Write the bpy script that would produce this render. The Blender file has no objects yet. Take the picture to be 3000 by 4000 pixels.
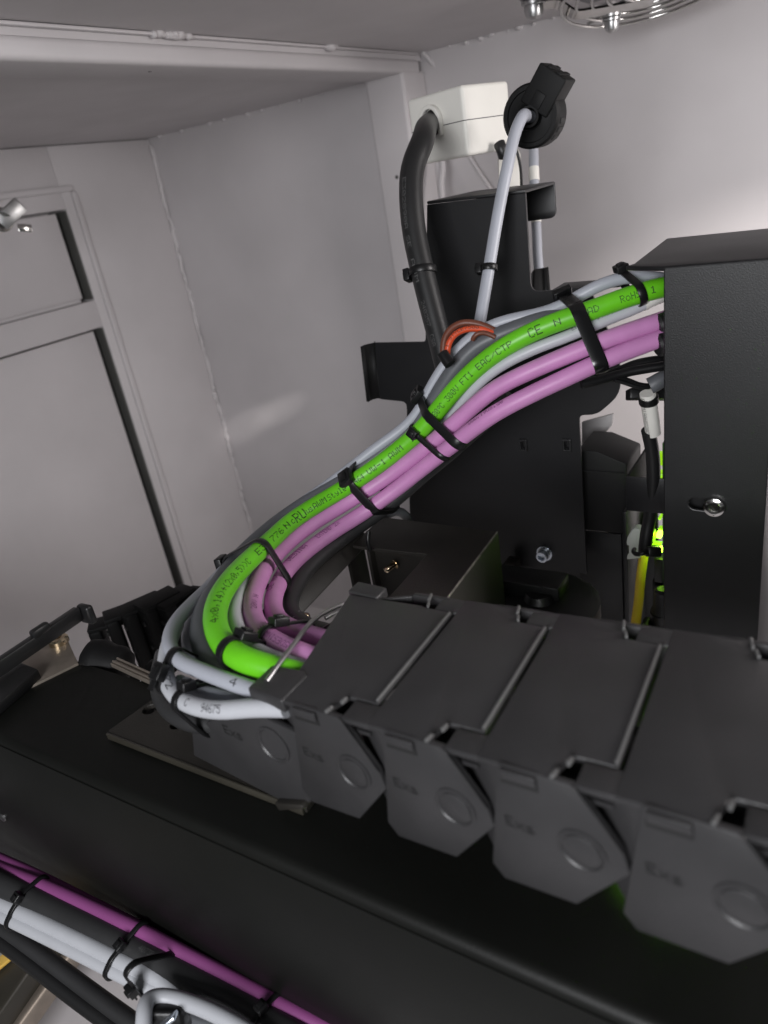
import bpy, bmesh, math, random
import numpy as np
from mathutils import Vector, Matrix

random.seed(7)
SC = bpy.context.scene
COL = SC.collection

# ---------------------------------------------------------------- camera
FPX = 2857.0                       # focal length in photograph pixels (3000 x 4000)
CAM = np.array([0.0, 0.0, 1.0])
dn = np.array([1100.0, 6240.0, FPX]); dn /= np.linalg.norm(dn)
ya = np.array([1950.0, -(1100 * 1950 + FPX * FPX) / 6240, FPX]); ya /= np.linalg.norm(ya)
xa = np.cross(dn, ya)
RW = np.stack([xa, ya, -dn])       # camera (right, down, forward) -> world
cam_data = bpy.data.cameras.new('camera')
cam = bpy.data.objects.new('camera', cam_data); COL.objects.link(cam)
cam_data.sensor_fit = 'VERTICAL'; cam_data.sensor_height = 36.0
cam_data.lens = 36.0 * FPX / 4000
cam_data.clip_start = 0.01; cam_data.clip_end = 50
cr, cd, cf = RW[:, 0], RW[:, 1], RW[:, 2]
cam.matrix_world = Matrix(((cr[0], -cd[0], -cf[0], CAM[0]), (cr[1], -cd[1], -cf[1], CAM[1]),
                           (cr[2], -cd[2], -cf[2], CAM[2]), (0, 0, 0, 1)))
cam_data.dof.use_dof = True; cam_data.dof.focus_distance = 0.46; cam_data.dof.aperture_fstop = 9.0
SC.camera = cam

# ---------------------------------------------------------------- world and lamps
world = bpy.data.worlds.new('World'); SC.world = world; world.use_nodes = True
bg = world.node_tree.nodes['Background']
bg.inputs[0].default_value = (0.95, 0.97, 1.0, 1); bg.inputs[1].default_value = 0.07

def area_lamp(name, loc, aim, sx, sy, power, color=(1, .96, .92), spread=180):
    l = bpy.data.lights.new(name, 'AREA'); l.shape = 'RECTANGLE'; l.size = sx; l.size_y = sy
    l.energy = power; l.color = color; l.spread = math.radians(spread)
    o = bpy.data.objects.new(name, l); COL.objects.link(o); o.location = loc
    o.rotation_euler = (Vector(aim) - Vector(loc)).to_track_quat('-Z', 'Y').to_euler()
    return o
area_lamp('cabinet_lamp', (0.62, 0.62, 1.10), (-0.50, 0.66, 0.85), 0.26, 0.34, 6.8, (1, .95, .935))
area_lamp('room_lamp', (0.02, -0.62, 1.10), (-0.28, 0.45, 0.93), 0.42, 0.34, 9.2, (.97, .975, 1.0))
def spot_lamp(name, loc, aim, deg, blend, power, soft=.02, color=(1, .95, .92)):
    l = bpy.data.lights.new(name, 'SPOT'); l.energy = power; l.color = color; l.spot_size = math.radians(deg); l.spot_blend = blend; l.shadow_soft_size = soft
    o = bpy.data.objects.new(name, l); COL.objects.link(o); o.location = loc
    o.rotation_euler = (Vector(aim) - Vector(loc)).to_track_quat('-Z', 'Y').to_euler(); return o
spot_lamp('added_wall_spot', (.55, .62, .66), (.15, 1.02, .656), 46, .12, 38, .03)  # added spot; its cone edge stands in for the header's shadow line
spot_lamp('added_streak_spot', (.20, .62, 1.10), (-.985, 1.0, .610), 3.0, 1.0, 32, .006)  # narrow spots added to lay the light streak on the alcove wall
spot_lamp('added_streak_spot', (.20, .62, 1.10), (-.90, 1.0, .640), 2.6, 1.0, 26, .006)

SC.view_settings.view_transform = 'Standard'; SC.view_settings.look = 'None'
SC.view_settings.exposure = 0.08; SC.view_settings.gamma = 1.0
SC.view_settings.use_curve_mapping = False
SC.cycles.use_denoising = True
SC.cycles.max_bounces = 8

# ---------------------------------------------------------------- geometry helpers
def ray(px, py): return RW @ np.array([(px - 1500) / FPX, (py - 2000) / FPX, 1.0])
def P(px, py, z): return CAM + z * ray(px, py)
def on(px, py, ax, val):
    r = ray(px, py); return CAM + (val - CAM[ax]) / r[ax] * r
def onX(px, py, v): return on(px, py, 0, v)
def onY(px, py, v): return on(px, py, 1, v)
def onZ(px, py, v): return on(px, py, 2, v)
def proj(p):
    c = RW.T @ (np.asarray(p, float) - CAM); return np.array([1500 + FPX * c[0] / c[2], 2000 + FPX * c[1] / c[2], c[2]])
def unit(v): v = np.asarray(v, float); return v / np.linalg.norm(v)
V3 = lambda *a: np.array(a, float)

MATS = {}
def node_mat(name, color, rough=0.5, metal=0.0, bump=0.0, bscale=400.0, var=0.0, vscale=30.0, speck=0.0, coat=0.0,
             emit=None, estr=0.0, spec=0.5, rvar=0.0, sss=0.0):
    m = bpy.data.materials.new(name); m.use_nodes = True
    nt = m.node_tree; b = nt.nodes['Principled BSDF']
    b.inputs['Base Color'].default_value = (*color, 1); b.inputs['Roughness'].default_value = rough
    b.inputs['Metallic'].default_value = metal; b.inputs['Specular IOR Level'].default_value = spec
    if coat: b.inputs['Coat Weight'].default_value = coat; b.inputs['Coat Roughness'].default_value = 0.2
    if sss:
        b.inputs['Subsurface Weight'].default_value = sss; b.inputs['Subsurface Radius'].default_value = (.002, .002, .002)
    if emit: b.inputs['Emission Color'].default_value = (*emit, 1); b.inputs['Emission Strength'].default_value = estr
    tc = nt.nodes.new('ShaderNodeNewGeometry')
    def noise(sc, det=3):
        n = nt.nodes.new('ShaderNodeTexNoise'); n.inputs['Scale'].default_value = sc; n.inputs['Detail'].default_value = det
        nt.links.new(tc.outputs['Position'], n.inputs['Vector']); return n
    src = None
    if var:
        n = noise(vscale, 5); r = nt.nodes.new('ShaderNodeValToRGB')
        r.color_ramp.elements[0].position = .3; r.color_ramp.elements[1].position = .7
        r.color_ramp.elements[0].color = tuple(c * (1 - var) for c in color) + (1,)
        r.color_ramp.elements[1].color = tuple(min(1, c * (1 + var)) for c in color) + (1,)
        nt.links.new(n.outputs['Fac'], r.inputs['Fac']); src = r.outputs['Color']
    if speck:
        n = noise(1300, 2); r = nt.nodes.new('ShaderNodeValToRGB')
        r.color_ramp.elements[0].position = .70; r.color_ramp.elements[1].position = .80
        n2 = noise(14, 3); r2 = nt.nodes.new('ShaderNodeValToRGB')
        r2.color_ramp.elements[0].position = .45; r2.color_ramp.elements[1].position = .7
        nt.links.new(n.outputs['Fac'], r.inputs['Fac']); nt.links.new(n2.outputs['Fac'], r2.inputs['Fac'])
        mu = nt.nodes.new('ShaderNodeMath'); mu.operation = 'MULTIPLY'
        nt.links.new(r.outputs['Color'], mu.inputs[0]); nt.links.new(r2.outputs['Color'], mu.inputs[1])
        mx = nt.nodes.new('ShaderNodeMix'); mx.data_type = 'RGBA'
        nt.links.new(mu.outputs[0], mx.inputs['Factor'])
        if src is not None: nt.links.new(src, mx.inputs['A'])
        else: mx.inputs['A'].default_value = (*color, 1)
        mx.inputs['B'].default_value = (speck, speck * .95, speck * .88, 1); src = mx.outputs['Result']
    if src is not None: nt.links.new(src, b.inputs['Base Color'])
    if rvar:
        n = noise(18, 4); mr = nt.nodes.new('ShaderNodeMapRange')
        mr.inputs['To Min'].default_value = max(.05, rough - rvar); mr.inputs['To Max'].default_value = min(1, rough + rvar)
        nt.links.new(n.outputs['Fac'], mr.inputs['Value']); nt.links.new(mr.outputs['Result'], b.inputs['Roughness'])
    if bump:
        n = noise(bscale, 2); bp = nt.nodes.new('ShaderNodeBump'); bp.inputs['Strength'].default_value = bump
        bp.inputs['Distance'].default_value = 0.0004
        nt.links.new(n.outputs['Fac'], bp.inputs['Height']); nt.links.new(bp.outputs['Normal'], b.inputs['Normal'])
    MATS[name] = m; return m

node_mat('white_paint', (.50, .477, .484), .5, bump=.18, bscale=110, var=.065, vscale=6, rvar=.14)
node_mat('black_powder', (.0065, .0065, .0075), .42, bump=.25, bscale=1500, var=.25, vscale=14, speck=.06, rvar=.08)
node_mat('black_satin', (.012, .012, .0125), .38, bump=.2, bscale=1200, var=.15, vscale=20, speck=.08)
node_mat('matt_black', (.005, .005, .0052), .6, spec=.25, bump=.2, bscale=900)
node_mat('dusty_black', (.020, .018, .015), .5, bump=.4, bscale=1300, var=.3, vscale=30, speck=.22, rvar=.1)
node_mat('gantry_black', (.0055, .0058, .0050), .45, spec=.22, bump=.15, bscale=900, var=.2, vscale=12, speck=.05, rvar=.1)
node_mat('chain_plastic', (.033, .0322, .0335), .38, bump=.3, bscale=1700, var=.12, vscale=40, speck=.10, rvar=.06)
node_mat('green_pvc', (.13, .53, .012), .40, bump=.10, bscale=500, var=.09, vscale=45, rvar=.12)
node_mat('pink_pvc', (.52, .225, .465), .46, bump=.12, bscale=500, var=.10, vscale=45, rvar=.14)
node_mat('purple_pvc', (.24, .06, .20), .45, bump=.1, bscale=700, var=.06)
node_mat('grey_pvc', (.37, .385, .43), .42, bump=.08, bscale=600, var=.04, vscale=50)
node_mat('pale_pvc', (.46, .47, .50), .42, bump=.08, bscale=600, var=.04, vscale=50)
node_mat('slate_pvc', (.10, .105, .115), .45, bump=.1, bscale=700, var=.08)
node_mat('dark_pvc', (.028, .028, .029), .45, bump=.15, bscale=800, var=.15)
node_mat('black_rubber', (.011, .011, .0115), .42, bump=.15, bscale=700, var=.1, vscale=30)
node_mat('black_nylon', (.007, .007, .0075), .36, bump=.15, bscale=900, spec=.35)
node_mat('white_abs', (.70, .685, .64), .45, bump=.15, bscale=1100, var=.02)
node_mat('black_gloss', (.006, .006, .0065), .2)
node_mat('white_nylon', (.62, .65, .60), .4, sss=.15)
node_mat('chrome', (.62, .61, .59), .16, metal=1, var=.1, vscale=80)
node_mat('zinc', (.60, .65, .72), .26, metal=.75, var=.2, vscale=200)
node_mat('steel_tan', (.30, .26, .22), .45, metal=.7, var=.15, vscale=60)
node_mat('brushed_steel', (.45, .45, .45), .34, metal=1, var=.15, vscale=90)
node_mat('ink', (.012, .02, .008), .6)
node_mat('ink_violet', (.13, .03, .11), .6)
node_mat('ink_grey', (.10, .10, .10), .6)
node_mat('ink_dark', (.03, .03, .035), .6)
node_mat('ink_chain', (.008, .008, .008), .7)
node_mat('brown_pvc', (.13, .040, .022), .45, bump=.1)
node_mat('orange_pvc', (.58, .07, .022), .42, bump=.1)
node_mat('yellow_pvc', (.78, .52, .035), .42, bump=.06)
node_mat('gusset_grey', (.30, .29, .29), .5, var=.1)
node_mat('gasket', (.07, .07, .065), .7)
node_mat('board_green', (.02, .06, .012), .35, var=.4, vscale=300)
node_mat('led_glow', (.4, 1, .02), .4, emit=(.42, 1.0, .02), estr=14)
node_mat('led_dim', (.2, .5, .02), .4, emit=(.36, .75, .01), estr=.8)
node_mat('chain_highlight', (.12, .12, .12), .28, bump=.1, bscale=1700)  # lighter, glossier chain plastic: highlights on ribs and hinge bars put into the colour
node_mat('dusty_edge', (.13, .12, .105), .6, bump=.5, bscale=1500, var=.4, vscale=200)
node_mat('olive_metal', (.034, .031, .024), .4, var=.2)
node_mat('brass_yellow', (.75, .48, .10), .4)
node_mat('gold_steel', (.72, .60, .42), .22, metal=1)

def finish(name, me, mat, parent, angle=35, smooth=True):
    o = bpy.data.objects.new(name, me); COL.objects.link(o)
    if mat: me.materials.append(MATS[mat])
    if smooth:
        me.polygons.foreach_set('use_smooth', [True] * len(me.polygons))
        me.set_sharp_from_angle(angle=math.radians(angle))
    if parent is not None:
        o.parent = parent
        off = Vector((0, 0, 0)); q = parent
        while q is not None: off += q.location; q = q.parent
        me.transform(Matrix.Translation(-off))
    else:
        co = np.array([v.co for v in me.vertices])
        b = Vector(((co[:, 0].min() + co[:, 0].max()) / 2, (co[:, 1].min() + co[:, 1].max()) / 2, co[:, 2].min()))
        me.transform(Matrix.Translation(-b)); o.location = b
    return o
def tag(o, label, cat, group=None):
    o['label'] = label; o['category'] = cat
    if group: o['group'] = group
    return o
def struct(o, label=None, kind='structure'):
    o['kind'] = kind
    if label: o['label'] = label
    return o
def thing(name, label, cat, base, group=None):
    e = bpy.data.objects.new(name, None); COL.objects.link(e); e.location = Vector(base); e.empty_display_size = .01
    return tag(e, label, cat, group)
def raw(name, verts, faces, mat, parent=None, angle=35, smooth=True):
    me = bpy.data.meshes.new(name); me.from_pydata([tuple(map(float, v)) for v in verts], [], faces); me.update()
    return finish(name, me, mat, parent, angle, smooth)
def from_bm(name, bm, mat, parent=None, angle=35):
    bmesh.ops.recalc_face_normals(bm, faces=bm.faces)
    me = bpy.data.meshes.new(name); bm.to_mesh(me); bm.free()
    return finish(name, me, mat, parent, angle)
def bev(bm, w, seg=2, ang=40):
    if w <= 0: return
    es = [e for e in bm.edges if len(e.link_faces) == 2 and e.calc_face_angle(0) > math.radians(ang)]
    bmesh.ops.bevel(bm, geom=es, offset=w, segments=seg, affect='EDGES', clamp_overlap=True, profile=.5)
def add_prism(bm, pts, vec):
    a = [bm.verts.new(tuple(map(float, p))) for p in pts]
    b = [bm.verts.new(tuple(map(float, np.asarray(p) + vec))) for p in pts]
    n = len(a); bm.faces.new(a); bm.faces.new(b[::-1])
    for i in range(n): bm.faces.new((a[i], a[(i + 1) % n], b[(i + 1) % n], b[i]))
def prism(name, pts, vec, mat, parent=None, bevel=0.0, seg=2):
    bm = bmesh.new(); add_prism(bm, pts, np.asarray(vec, float))
    bmesh.ops.recalc_face_normals(bm, faces=bm.faces); bev(bm, bevel, seg)
    return from_bm(name, bm, mat, parent)
def box_pts(c, ax, ay, hx, hy):
    return [c - ax * hx - ay * hy, c + ax * hx - ay * hy, c + ax * hx + ay * hy, c - ax * hx + ay * hy]
def obox(name, c, axes, half, mat, parent=None, bevel=0.0, seg=2):
    c = np.asarray(c, float); ax, ay, az = [unit(a) for a in axes]
    return prism(name, box_pts(c - az * half[2], ax, ay, half[0], half[1]), az * 2 * half[2], mat, parent, bevel, seg)
WAX = (V3(1, 0, 0), V3(0, 1, 0), V3(0, 0, 1))
def wbox(name, x0, x1, y0, y1, z0, z1, mat, parent=None, bevel=0.0, seg=2):
    return obox(name, ((x0 + x1) / 2, (y0 + y1) / 2, (z0 + z1) / 2), WAX,
                (abs(x1 - x0) / 2, abs(y1 - y0) / 2, abs(z1 - z0) / 2), mat, parent, bevel, seg)
def plate(name, outer, holes, vec, mat, parent=None, bevel=0.0):
    """flat plate with holes; outer and holes are lists of coplanar 3D points"""
    bm = bmesh.new(); vec = np.asarray(vec, float); layers = []
    for off in (0 * vec, vec):
        loops = []; edges = []
        for lp in [outer] + holes:
            vs = [bm.verts.new(tuple(map(float, np.asarray(p) + off))) for p in lp]
            edges += [bm.edges.new((vs[i], vs[(i + 1) % len(vs)])) for i in range(len(vs))]; loops.append(vs)
        bmesh.ops.triangle_fill(bm, use_beauty=True, edges=edges); layers.append(loops)
    for la, lb in zip(*layers):
        n = len(la)
        for i in range(n): bm.faces.new((la[i], la[(i + 1) % n], lb[(i + 1) % n], lb[i]))
    bmesh.ops.recalc_face_normals(bm, faces=bm.faces); bev(bm, bevel, 2, 60)
    o = from_bm(name, bm, mat, parent, 30); o.data.polygons.foreach_set('use_smooth', [False] * len(o.data.polygons)); return o
def frame_of(axis):
    a = unit(axis); t = V3(0, 0, 1) if abs(a[2]) < .9 else V3(1, 0, 0)
    u = unit(np.cross(t, a)); return u, np.cross(a, u), a
def lathe(name, o, axis, prof, mat, parent=None, n=28, angle=30):
    u, v, a = frame_of(axis); o = np.asarray(o, float); vs = []; fs = []
    for r, h in prof:
        for k in range(n):
            t = 2 * math.pi * k / n; vs.append(o + a * h + (u * math.cos(t) + v * math.sin(t)) * r)
    m = len(prof)
    for i in range(m - 1):
        for k in range(n): fs.append((i * n + k, i * n + (k + 1) % n, (i + 1) * n + (k + 1) % n, (i + 1) * n + k))
    fs.append(tuple(range(n))[::-1]); fs.append(tuple((m - 1) * n + k for k in range(n)))
    return raw(name, vs, fs, mat, parent, angle)
def circle(c, u, v, r, n=24, a0=0.0, a1=2 * math.pi):
    full = abs(a1 - a0 - 2 * math.pi) < 1e-6
    return [np.asarray(c) + (np.asarray(u) * math.cos(a0 + (a1 - a0) * k / (n if full else n - 1)) +
                             np.asarray(v) * math.sin(a0 + (a1 - a0) * k / (n if full else n - 1))) * r for k in range(n)]

class Curve: pass
def smooth_path(pts, step=.0022, sig=.005):
    pts = np.array(pts, float); P4 = np.vstack([2 * pts[0] - pts[1], pts, 2 * pts[-1] - pts[-2]]); out = []
    for i in range(1, len(P4) - 2):
        p0, p1, p2, p3 = P4[i - 1:i + 3]
        t0 = 0; t1 = t0 + np.linalg.norm(p1 - p0) ** .5; t2 = t1 + np.linalg.norm(p2 - p1) ** .5; t3 = t2 + np.linalg.norm(p3 - p2) ** .5
        for t in np.linspace(t1, t2, 24, endpoint=False):
            A1 = (t1 - t) / (t1 - t0) * p0 + (t - t0) / (t1 - t0) * p1; A2 = (t2 - t) / (t2 - t1) * p1 + (t - t1) / (t2 - t1) * p2
            A3 = (t3 - t) / (t3 - t2) * p2 + (t - t2) / (t3 - t2) * p3
            B1 = (t2 - t) / (t2 - t0) * A1 + (t - t0) / (t2 - t0) * A2; B2 = (t3 - t) / (t3 - t1) * A2 + (t - t1) / (t3 - t1) * A3
            out.append((t2 - t) / (t2 - t1) * B1 + (t - t1) / (t2 - t1) * B2)
    out.append(pts[-1]); out = np.array(out)
    s = np.r_[0, np.cumsum(np.linalg.norm(np.diff(out, axis=0), axis=1))]
    n = max(8, int(s[-1] / step)); ss = np.linspace(0, s[-1], n + 1)
    q = np.stack([np.interp(ss, s, out[:, k]) for k in range(3)], 1)
    if sig > 0:
        k = int(3 * sig / (s[-1] / n)) + 1; w = np.exp(-.5 * (np.arange(-k, k + 1) * (s[-1] / n) / sig) ** 2); w /= w.sum()
        ext = np.vstack([2 * q[0] - q[k:0:-1], q, 2 * q[-1] - q[-2:-k - 2:-1]]) if len(q) > k + 1 else None
        if ext is not None: q = np.stack([np.convolve(ext[:, j], w, 'valid') for j in range(3)], 1)
    return q
def sweep(q, r, seg):
    T = np.gradient(q, axis=0); T /= np.linalg.norm(T, axis=1)[:, None]
    u = unit(np.cross(T[0], V3(.3, .2, .93))); fr = []
    for t in T:
        u = unit(u - t * (u @ t)); fr.append((u, np.cross(t, u)))
    vs = []; fs = []; rr = r if hasattr(r, '__len__') else [r] * len(q)
    for p, (a, b), rad in zip(q, fr, rr):
        for k in range(seg):
            t = 2 * math.pi * k / seg; vs.append(p + (a * math.cos(t) + b * math.sin(t)) * rad)
    for i in range(len(q) - 1):
        for k in range(seg): fs.append((i * seg + k, i * seg + (k + 1) % seg, (i + 1) * seg + (k + 1) % seg, (i + 1) * seg + k))
    fs.append(tuple(range(seg))[::-1]); fs.append(tuple((len(q) - 1) * seg + k for k in range(seg)))
    return vs, fs, T
def cable3(name, pts3, r, mat, parent=None, seg=16, sig=.005, step=.0022, label=None, cat='cable', group=None):
    q = smooth_path(pts3, step, sig); vs, fs, T = sweep(q, r, seg)
    o = raw(name, vs, fs, mat, parent, 60); c = Curve(); c.q = q; c.T = T; c.r = r if not hasattr(r, '__len__') else r[0]; c.o = o
    c.s = np.r_[0, np.cumsum(np.linalg.norm(np.diff(q, axis=0), axis=1))]; c.px = np.array([proj(p)[:2] for p in q])
    if label: tag(o, label, cat, group)
    return c
def cable(name, pts, r, mat, parent=None, **k): return cable3(name, [P(*p) for p in pts], r, mat, parent, **k)

# ---------------------------------------------------------------- dot-matrix print wrapped on cables
FONT = {' ': '0000000000', '(': '001C224100', ')': '0041221C00', '+': '08083E0808', ',': '0050300000', '-': '0808080808',
 '.': '0060600000', '/': '2010080402', '0': '3E5149453E', '1': '00427F4000', '2': '4261514946', '3': '2141454B31', '4': '1814127F10',
 '5': '2745454539', '6': '3C4A494930', '7': '0171090503', '8': '3649494936', '9': '064949291E', 'A': '7E1111117E', 'B': '7F49494936',
 'C': '3E41414122', 'D': '7F4141221C', 'E': '7F49494941', 'F': '7F09090901', 'G': '3E4149497A', 'H': '7F0808087F', 'I': '00417F4100',
 'L': '7F40404040', 'M': '7F020C027F', 'N': '7F0408107F', 'O': '3E4141413E', 'P': '7F09090906', 'R': '7F09192946', 'S': '4649494931',
 'T': '01017F0101', 'U': '3F4040403F', 'V': '1F2040201F', 'W': '3F4038403F', 'X': '6314081463', 'Y': '0708700807', 'c': '3844444420',
 'd': '384444487F', 'e': '3854545418', 'g': '0C5252523E', 'i': '00447D4000', 'l': '00417F4000', 'o': '3844444438', 's': '4854545420',
 't': '043F444020', 'u': '3C4040207C', 'w': '3C4030403C', 'x': '4428102844', 'y': '0C5050503C', '°': '0006090906'}
def print_on(c, runs, mat, height=.0056, phi=0.0, name='printed_text', fill=.86, flip=1):
    """runs: (text, start pixel, end pixel); each dot is a small quad lying on the cable's surface"""
    vs = []; fs = []; q, T, s = c.q, c.T, c.s
    rr = c.r + .00012
    for text, p0, p1 in runs:
        s0 = s[np.argmin(((c.px - p0) ** 2).sum(1))]; s1 = s[np.argmin(((c.px - p1) ** 2).sum(1))]
        s0, s1 = s0 + (s1 - s0) * .05, s1 - (s1 - s0) * .05
        sg = 1 if s1 > s0 else -1; cell = abs(s1 - s0) / (6 * len(text) - 1); row = height / 7
        for ci, ch in enumerate(text):
            cols = [int(FONT.get(ch, FONT[' '])[k * 2:k * 2 + 2], 16) for k in range(5)]
            for k, bits in enumerate(cols):
                sp = s0 + sg * cell * (ci * 6 + k + .5)
                pc = np.array([np.interp(sp, s, q[:, j]) for j in range(3)]); t = unit([np.interp(sp, s, T[:, j]) for j in range(3)]) * sg
                nrm = CAM - pc; nrm = unit(nrm - t * (nrm @ t)); upv = np.cross(nrm, t) * flip
                for rw in range(7):
                    if bits >> rw & 1:
                        th = phi + (3 - rw) * row / c.r; dt = fill * row / c.r / 2; ds = fill * cell / 2; b0 = len(vs)
                        for a, b in ((-1, -1), (1, -1), (1, 1), (-1, 1)):
                            tt = th + b * dt
                            vs.append(pc + t * a * ds + (nrm * math.cos(tt) + upv * math.sin(tt)) * rr)
                        fs.append((b0, b0 + 1, b0 + 2, b0 + 3))
    return raw(name, vs, fs, mat, c.o, smooth=False)
def flat_text(name, text, o, u, v, h, mat, parent, lift=.0002):
    n = unit(np.cross(u, v)); vs = []; fs = []; cell = h / 7; o = np.asarray(o)
    for ci, ch in enumerate(text):
        for k in range(5):
            bits = int(FONT[ch][k * 2:k * 2 + 2], 16)
            for rw in range(7):
                if bits >> rw & 1:
                    p = o + u * cell * (ci * 6 + k) + v * cell * (6 - rw) + n * lift; b0 = len(vs)
                    vs += [p, p + u * cell * 1.02, p + u * cell * 1.02 + v * cell * 1.02, p + v * cell * 1.02]; fs.append((b0, b0 + 1, b0 + 2, b0 + 3))
    return raw(name, vs, fs, mat, parent, smooth=False)

# ---------------------------------------------------------------- cable ties
def hull2(pts):
    pts = sorted(map(tuple, pts))
    def half(ps):
        h = []
        for p in ps:
            while len(h) > 1 and (h[-1][0] - h[-2][0]) * (p[1] - h[-2][1]) - (h[-1][1] - h[-2][1]) * (p[0] - h[-2][0]) <= 1e-12: h.pop()
            h.append(p)
        return h
    a = half(pts); b = half(pts[::-1]); return np.array(a[:-1] + b[:-1])
def tie(label, curves, ref, px, width, headpx, tilt=0.0, yaw=0.0, tail=.0, thick=.0011, mat='black_nylon', group='black cable ties', gap=.0005, slack=None, hs=1.0):
    i = int(np.argmin(((ref.px - np.array(px)) ** 2).sum(1))); o = ref.q[i]; n = unit(ref.T[i])
    a = CAM - o; a = unit(a - n * (a @ n)); n = unit(n * math.cos(tilt) + np.cross(a, n) * math.sin(tilt)); n = unit(n * math.cos(yaw) + a * math.sin(yaw)); a = unit(a - n * (a @ n)); b = np.cross(n, a)
    pts = []
    for c in curves:
        dd = np.abs((c.q - o) @ n) + 100 * (np.linalg.norm(c.q - o, axis=1) > .06)
        cc = c.q[int(np.argmin(dd))] - o; cx, cy = cc @ a, cc @ b
        for k in range(28):
            t = 2 * math.pi * k / 28; pts.append((cx + (c.r + gap) * math.cos(t), cy + (c.r + gap) * math.sin(t)))
    if slack: pts += [(x, y) for x, y in slack]
    h = hull2(pts)
    per = np.r_[h, h[:1]]; L = np.r_[0, np.cumsum(np.linalg.norm(np.diff(per, axis=0), axis=1))]
    ss = np.linspace(0, L[-1], 73)[:-1]; h = np.stack([np.interp(ss, L, per[:, 0]), np.interp(ss, L, per[:, 1])], 1)
    tg = np.roll(h, -1, 0) - np.roll(h, 1, 0); tg /= np.linalg.norm(tg, axis=1)[:, None]; nr = np.stack([tg[:, 1], -tg[:, 0]], 1)
    to3 = lambda p: o + a * p[0] + b * p[1]; d3 = lambda p: a * p[0] + b * p[1]
    vs = []; fs = []; N = len(h)
    for k in range(N):
        p = to3(h[k]); m = d3(nr[k])
        for w, t in ((-1, 0), (1, 0), (1, .75), (.8, 1), (-.8, 1), (-1, .75)): vs.append(p + n * w * width / 2 + m * t * thick)
    for k in range(N):
        for j in range(6): fs.append((k * 6 + j, k * 6 + (j + 1) % 6, ((k + 1) % N) * 6 + (j + 1) % 6, ((k + 1) % N) * 6 + j))
    pxh = np.array([proj(to3(p))[:2] for p in h]); kh = int(np.argmin(((pxh - np.array(headpx)) ** 2).sum(1)))
    hp = to3(h[kh]); hn = d3(nr[kh]); ht = d3(tg[kh])
    th = thing('cable_tie', label, 'cable tie', o - V3(0, 0, .01), group)
    raw('band', vs, fs, mat, th, 50)
    s = hs * (width * 1.5 + .001)
    hb = obox('head', hp + hn * (.0016 * hs + thick * .5), (ht, n, hn), (s * .55, s * .5, .0021 * hs + .0002), mat, th, .0007, 3)
    obox('pawl', hp + hn * (.0041 * hs + thick * .5), (ht, n, hn), (s * .28, s * .26, .0008), mat, th, .0003, 2)
    if tail:
        obox('tail', hp + hn * (.0028) + (ht if tail > 0 else -ht) * (abs(tail) / 2 + s * .4), (ht, n, hn + ht * .3 * (1 if tail > 0 else -1)), (abs(tail) / 2, width * .42, .0005), mat, th, .0003)
    return th

# ================================================================ the cabinet around the machine
XL, YP, ZB, ZC, YB = -0.525, 0.957, 1.1165, 1.141, 1.02
XR, XA, YS, ZA = XL - 0.060, -1.052, 1.000, 1.1225
struct(wbox('ceiling', -.62, .30, .28, 1.06, ZC, ZC + .02, 'white_paint'), 'white painted cabinet ceiling')
back = struct(wbox('back_wall', XL - .03, .50, YB, YB + .02, .15, ZC, 'white_paint'), 'white painted back wall of the cabinet')
beam = struct(wbox('left_wall_beam', XR, XL, .22, YP + .05, ZB, ZC - .008, 'white_paint', None, .005, 4), 'white box beam over the side opening')
struct(wbox('left_wall_post', XR + .0005, XL - .0005, YP, YB, .2, ZB + .004, 'white_paint', None, .005, 4), 'white corner post beside the side opening')
wbox('recess', XR, XL - .0035, .22, YB, ZC - .009, ZC, 'white_paint', beam)
lip = wbox('lip', XL - .003, XL + .002, .22, YB - .02, ZC - .0032, ZC - .0005, 'white_paint', beam, .001)
def bead_run(name, a, b, n, r, jit, parent, mat='white_paint', ax=None):
    bm = bmesh.new(); a = np.asarray(a); b = np.asarray(b)
    for k in range(n):
        p = a + (b - a) * ((k + random.uniform(.2, .8)) / n) + np.array([random.uniform(-jit, jit) for _ in range(3)])
        rr = r * random.uniform(.6, 1.3)
        m = Matrix.Translation(Vector(p)) @ Matrix.Diagonal((rr * random.uniform(.8, 1.8), rr * random.uniform(.8, 1.8), rr, 1))
        bmesh.ops.create_icosphere(bm, subdivisions=2, radius=1, matrix=m)
    return from_bm(name, bm, mat, parent)
for y, l in ((.545, .026), (.565, .02), (.80, .018)):      # paint runs along the lip
    bead_run('weld_bead', (XL + .0012, y - l / 2, ZC - .0018), (XL + .0012, y + l / 2, ZC - .0018), 7, .0034, .0006, beam)
bead_run('weld_spatter', (XL + .035, YB, ZC - .001), (XL + .26, YB, ZC - .001), 12, .0028, .001, back)
alc = struct(wbox('alcove_wall', XA - .03, XR + .02, YS, YS + .02, .15, ZA, 'white_paint'), 'white side wall of the alcove')
struct(wbox('alcove_ceiling', XA - .02, XR + .003, .20, YS + .01, ZA, ZA + .015, 'white_paint'), 'white ceiling of the alcove')
bead_run('weld_spatter', (XR - .05, YS, ZA - .001), (XA + .015, YS, ZA - .001), 11, .0032, .001, alc)
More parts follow.
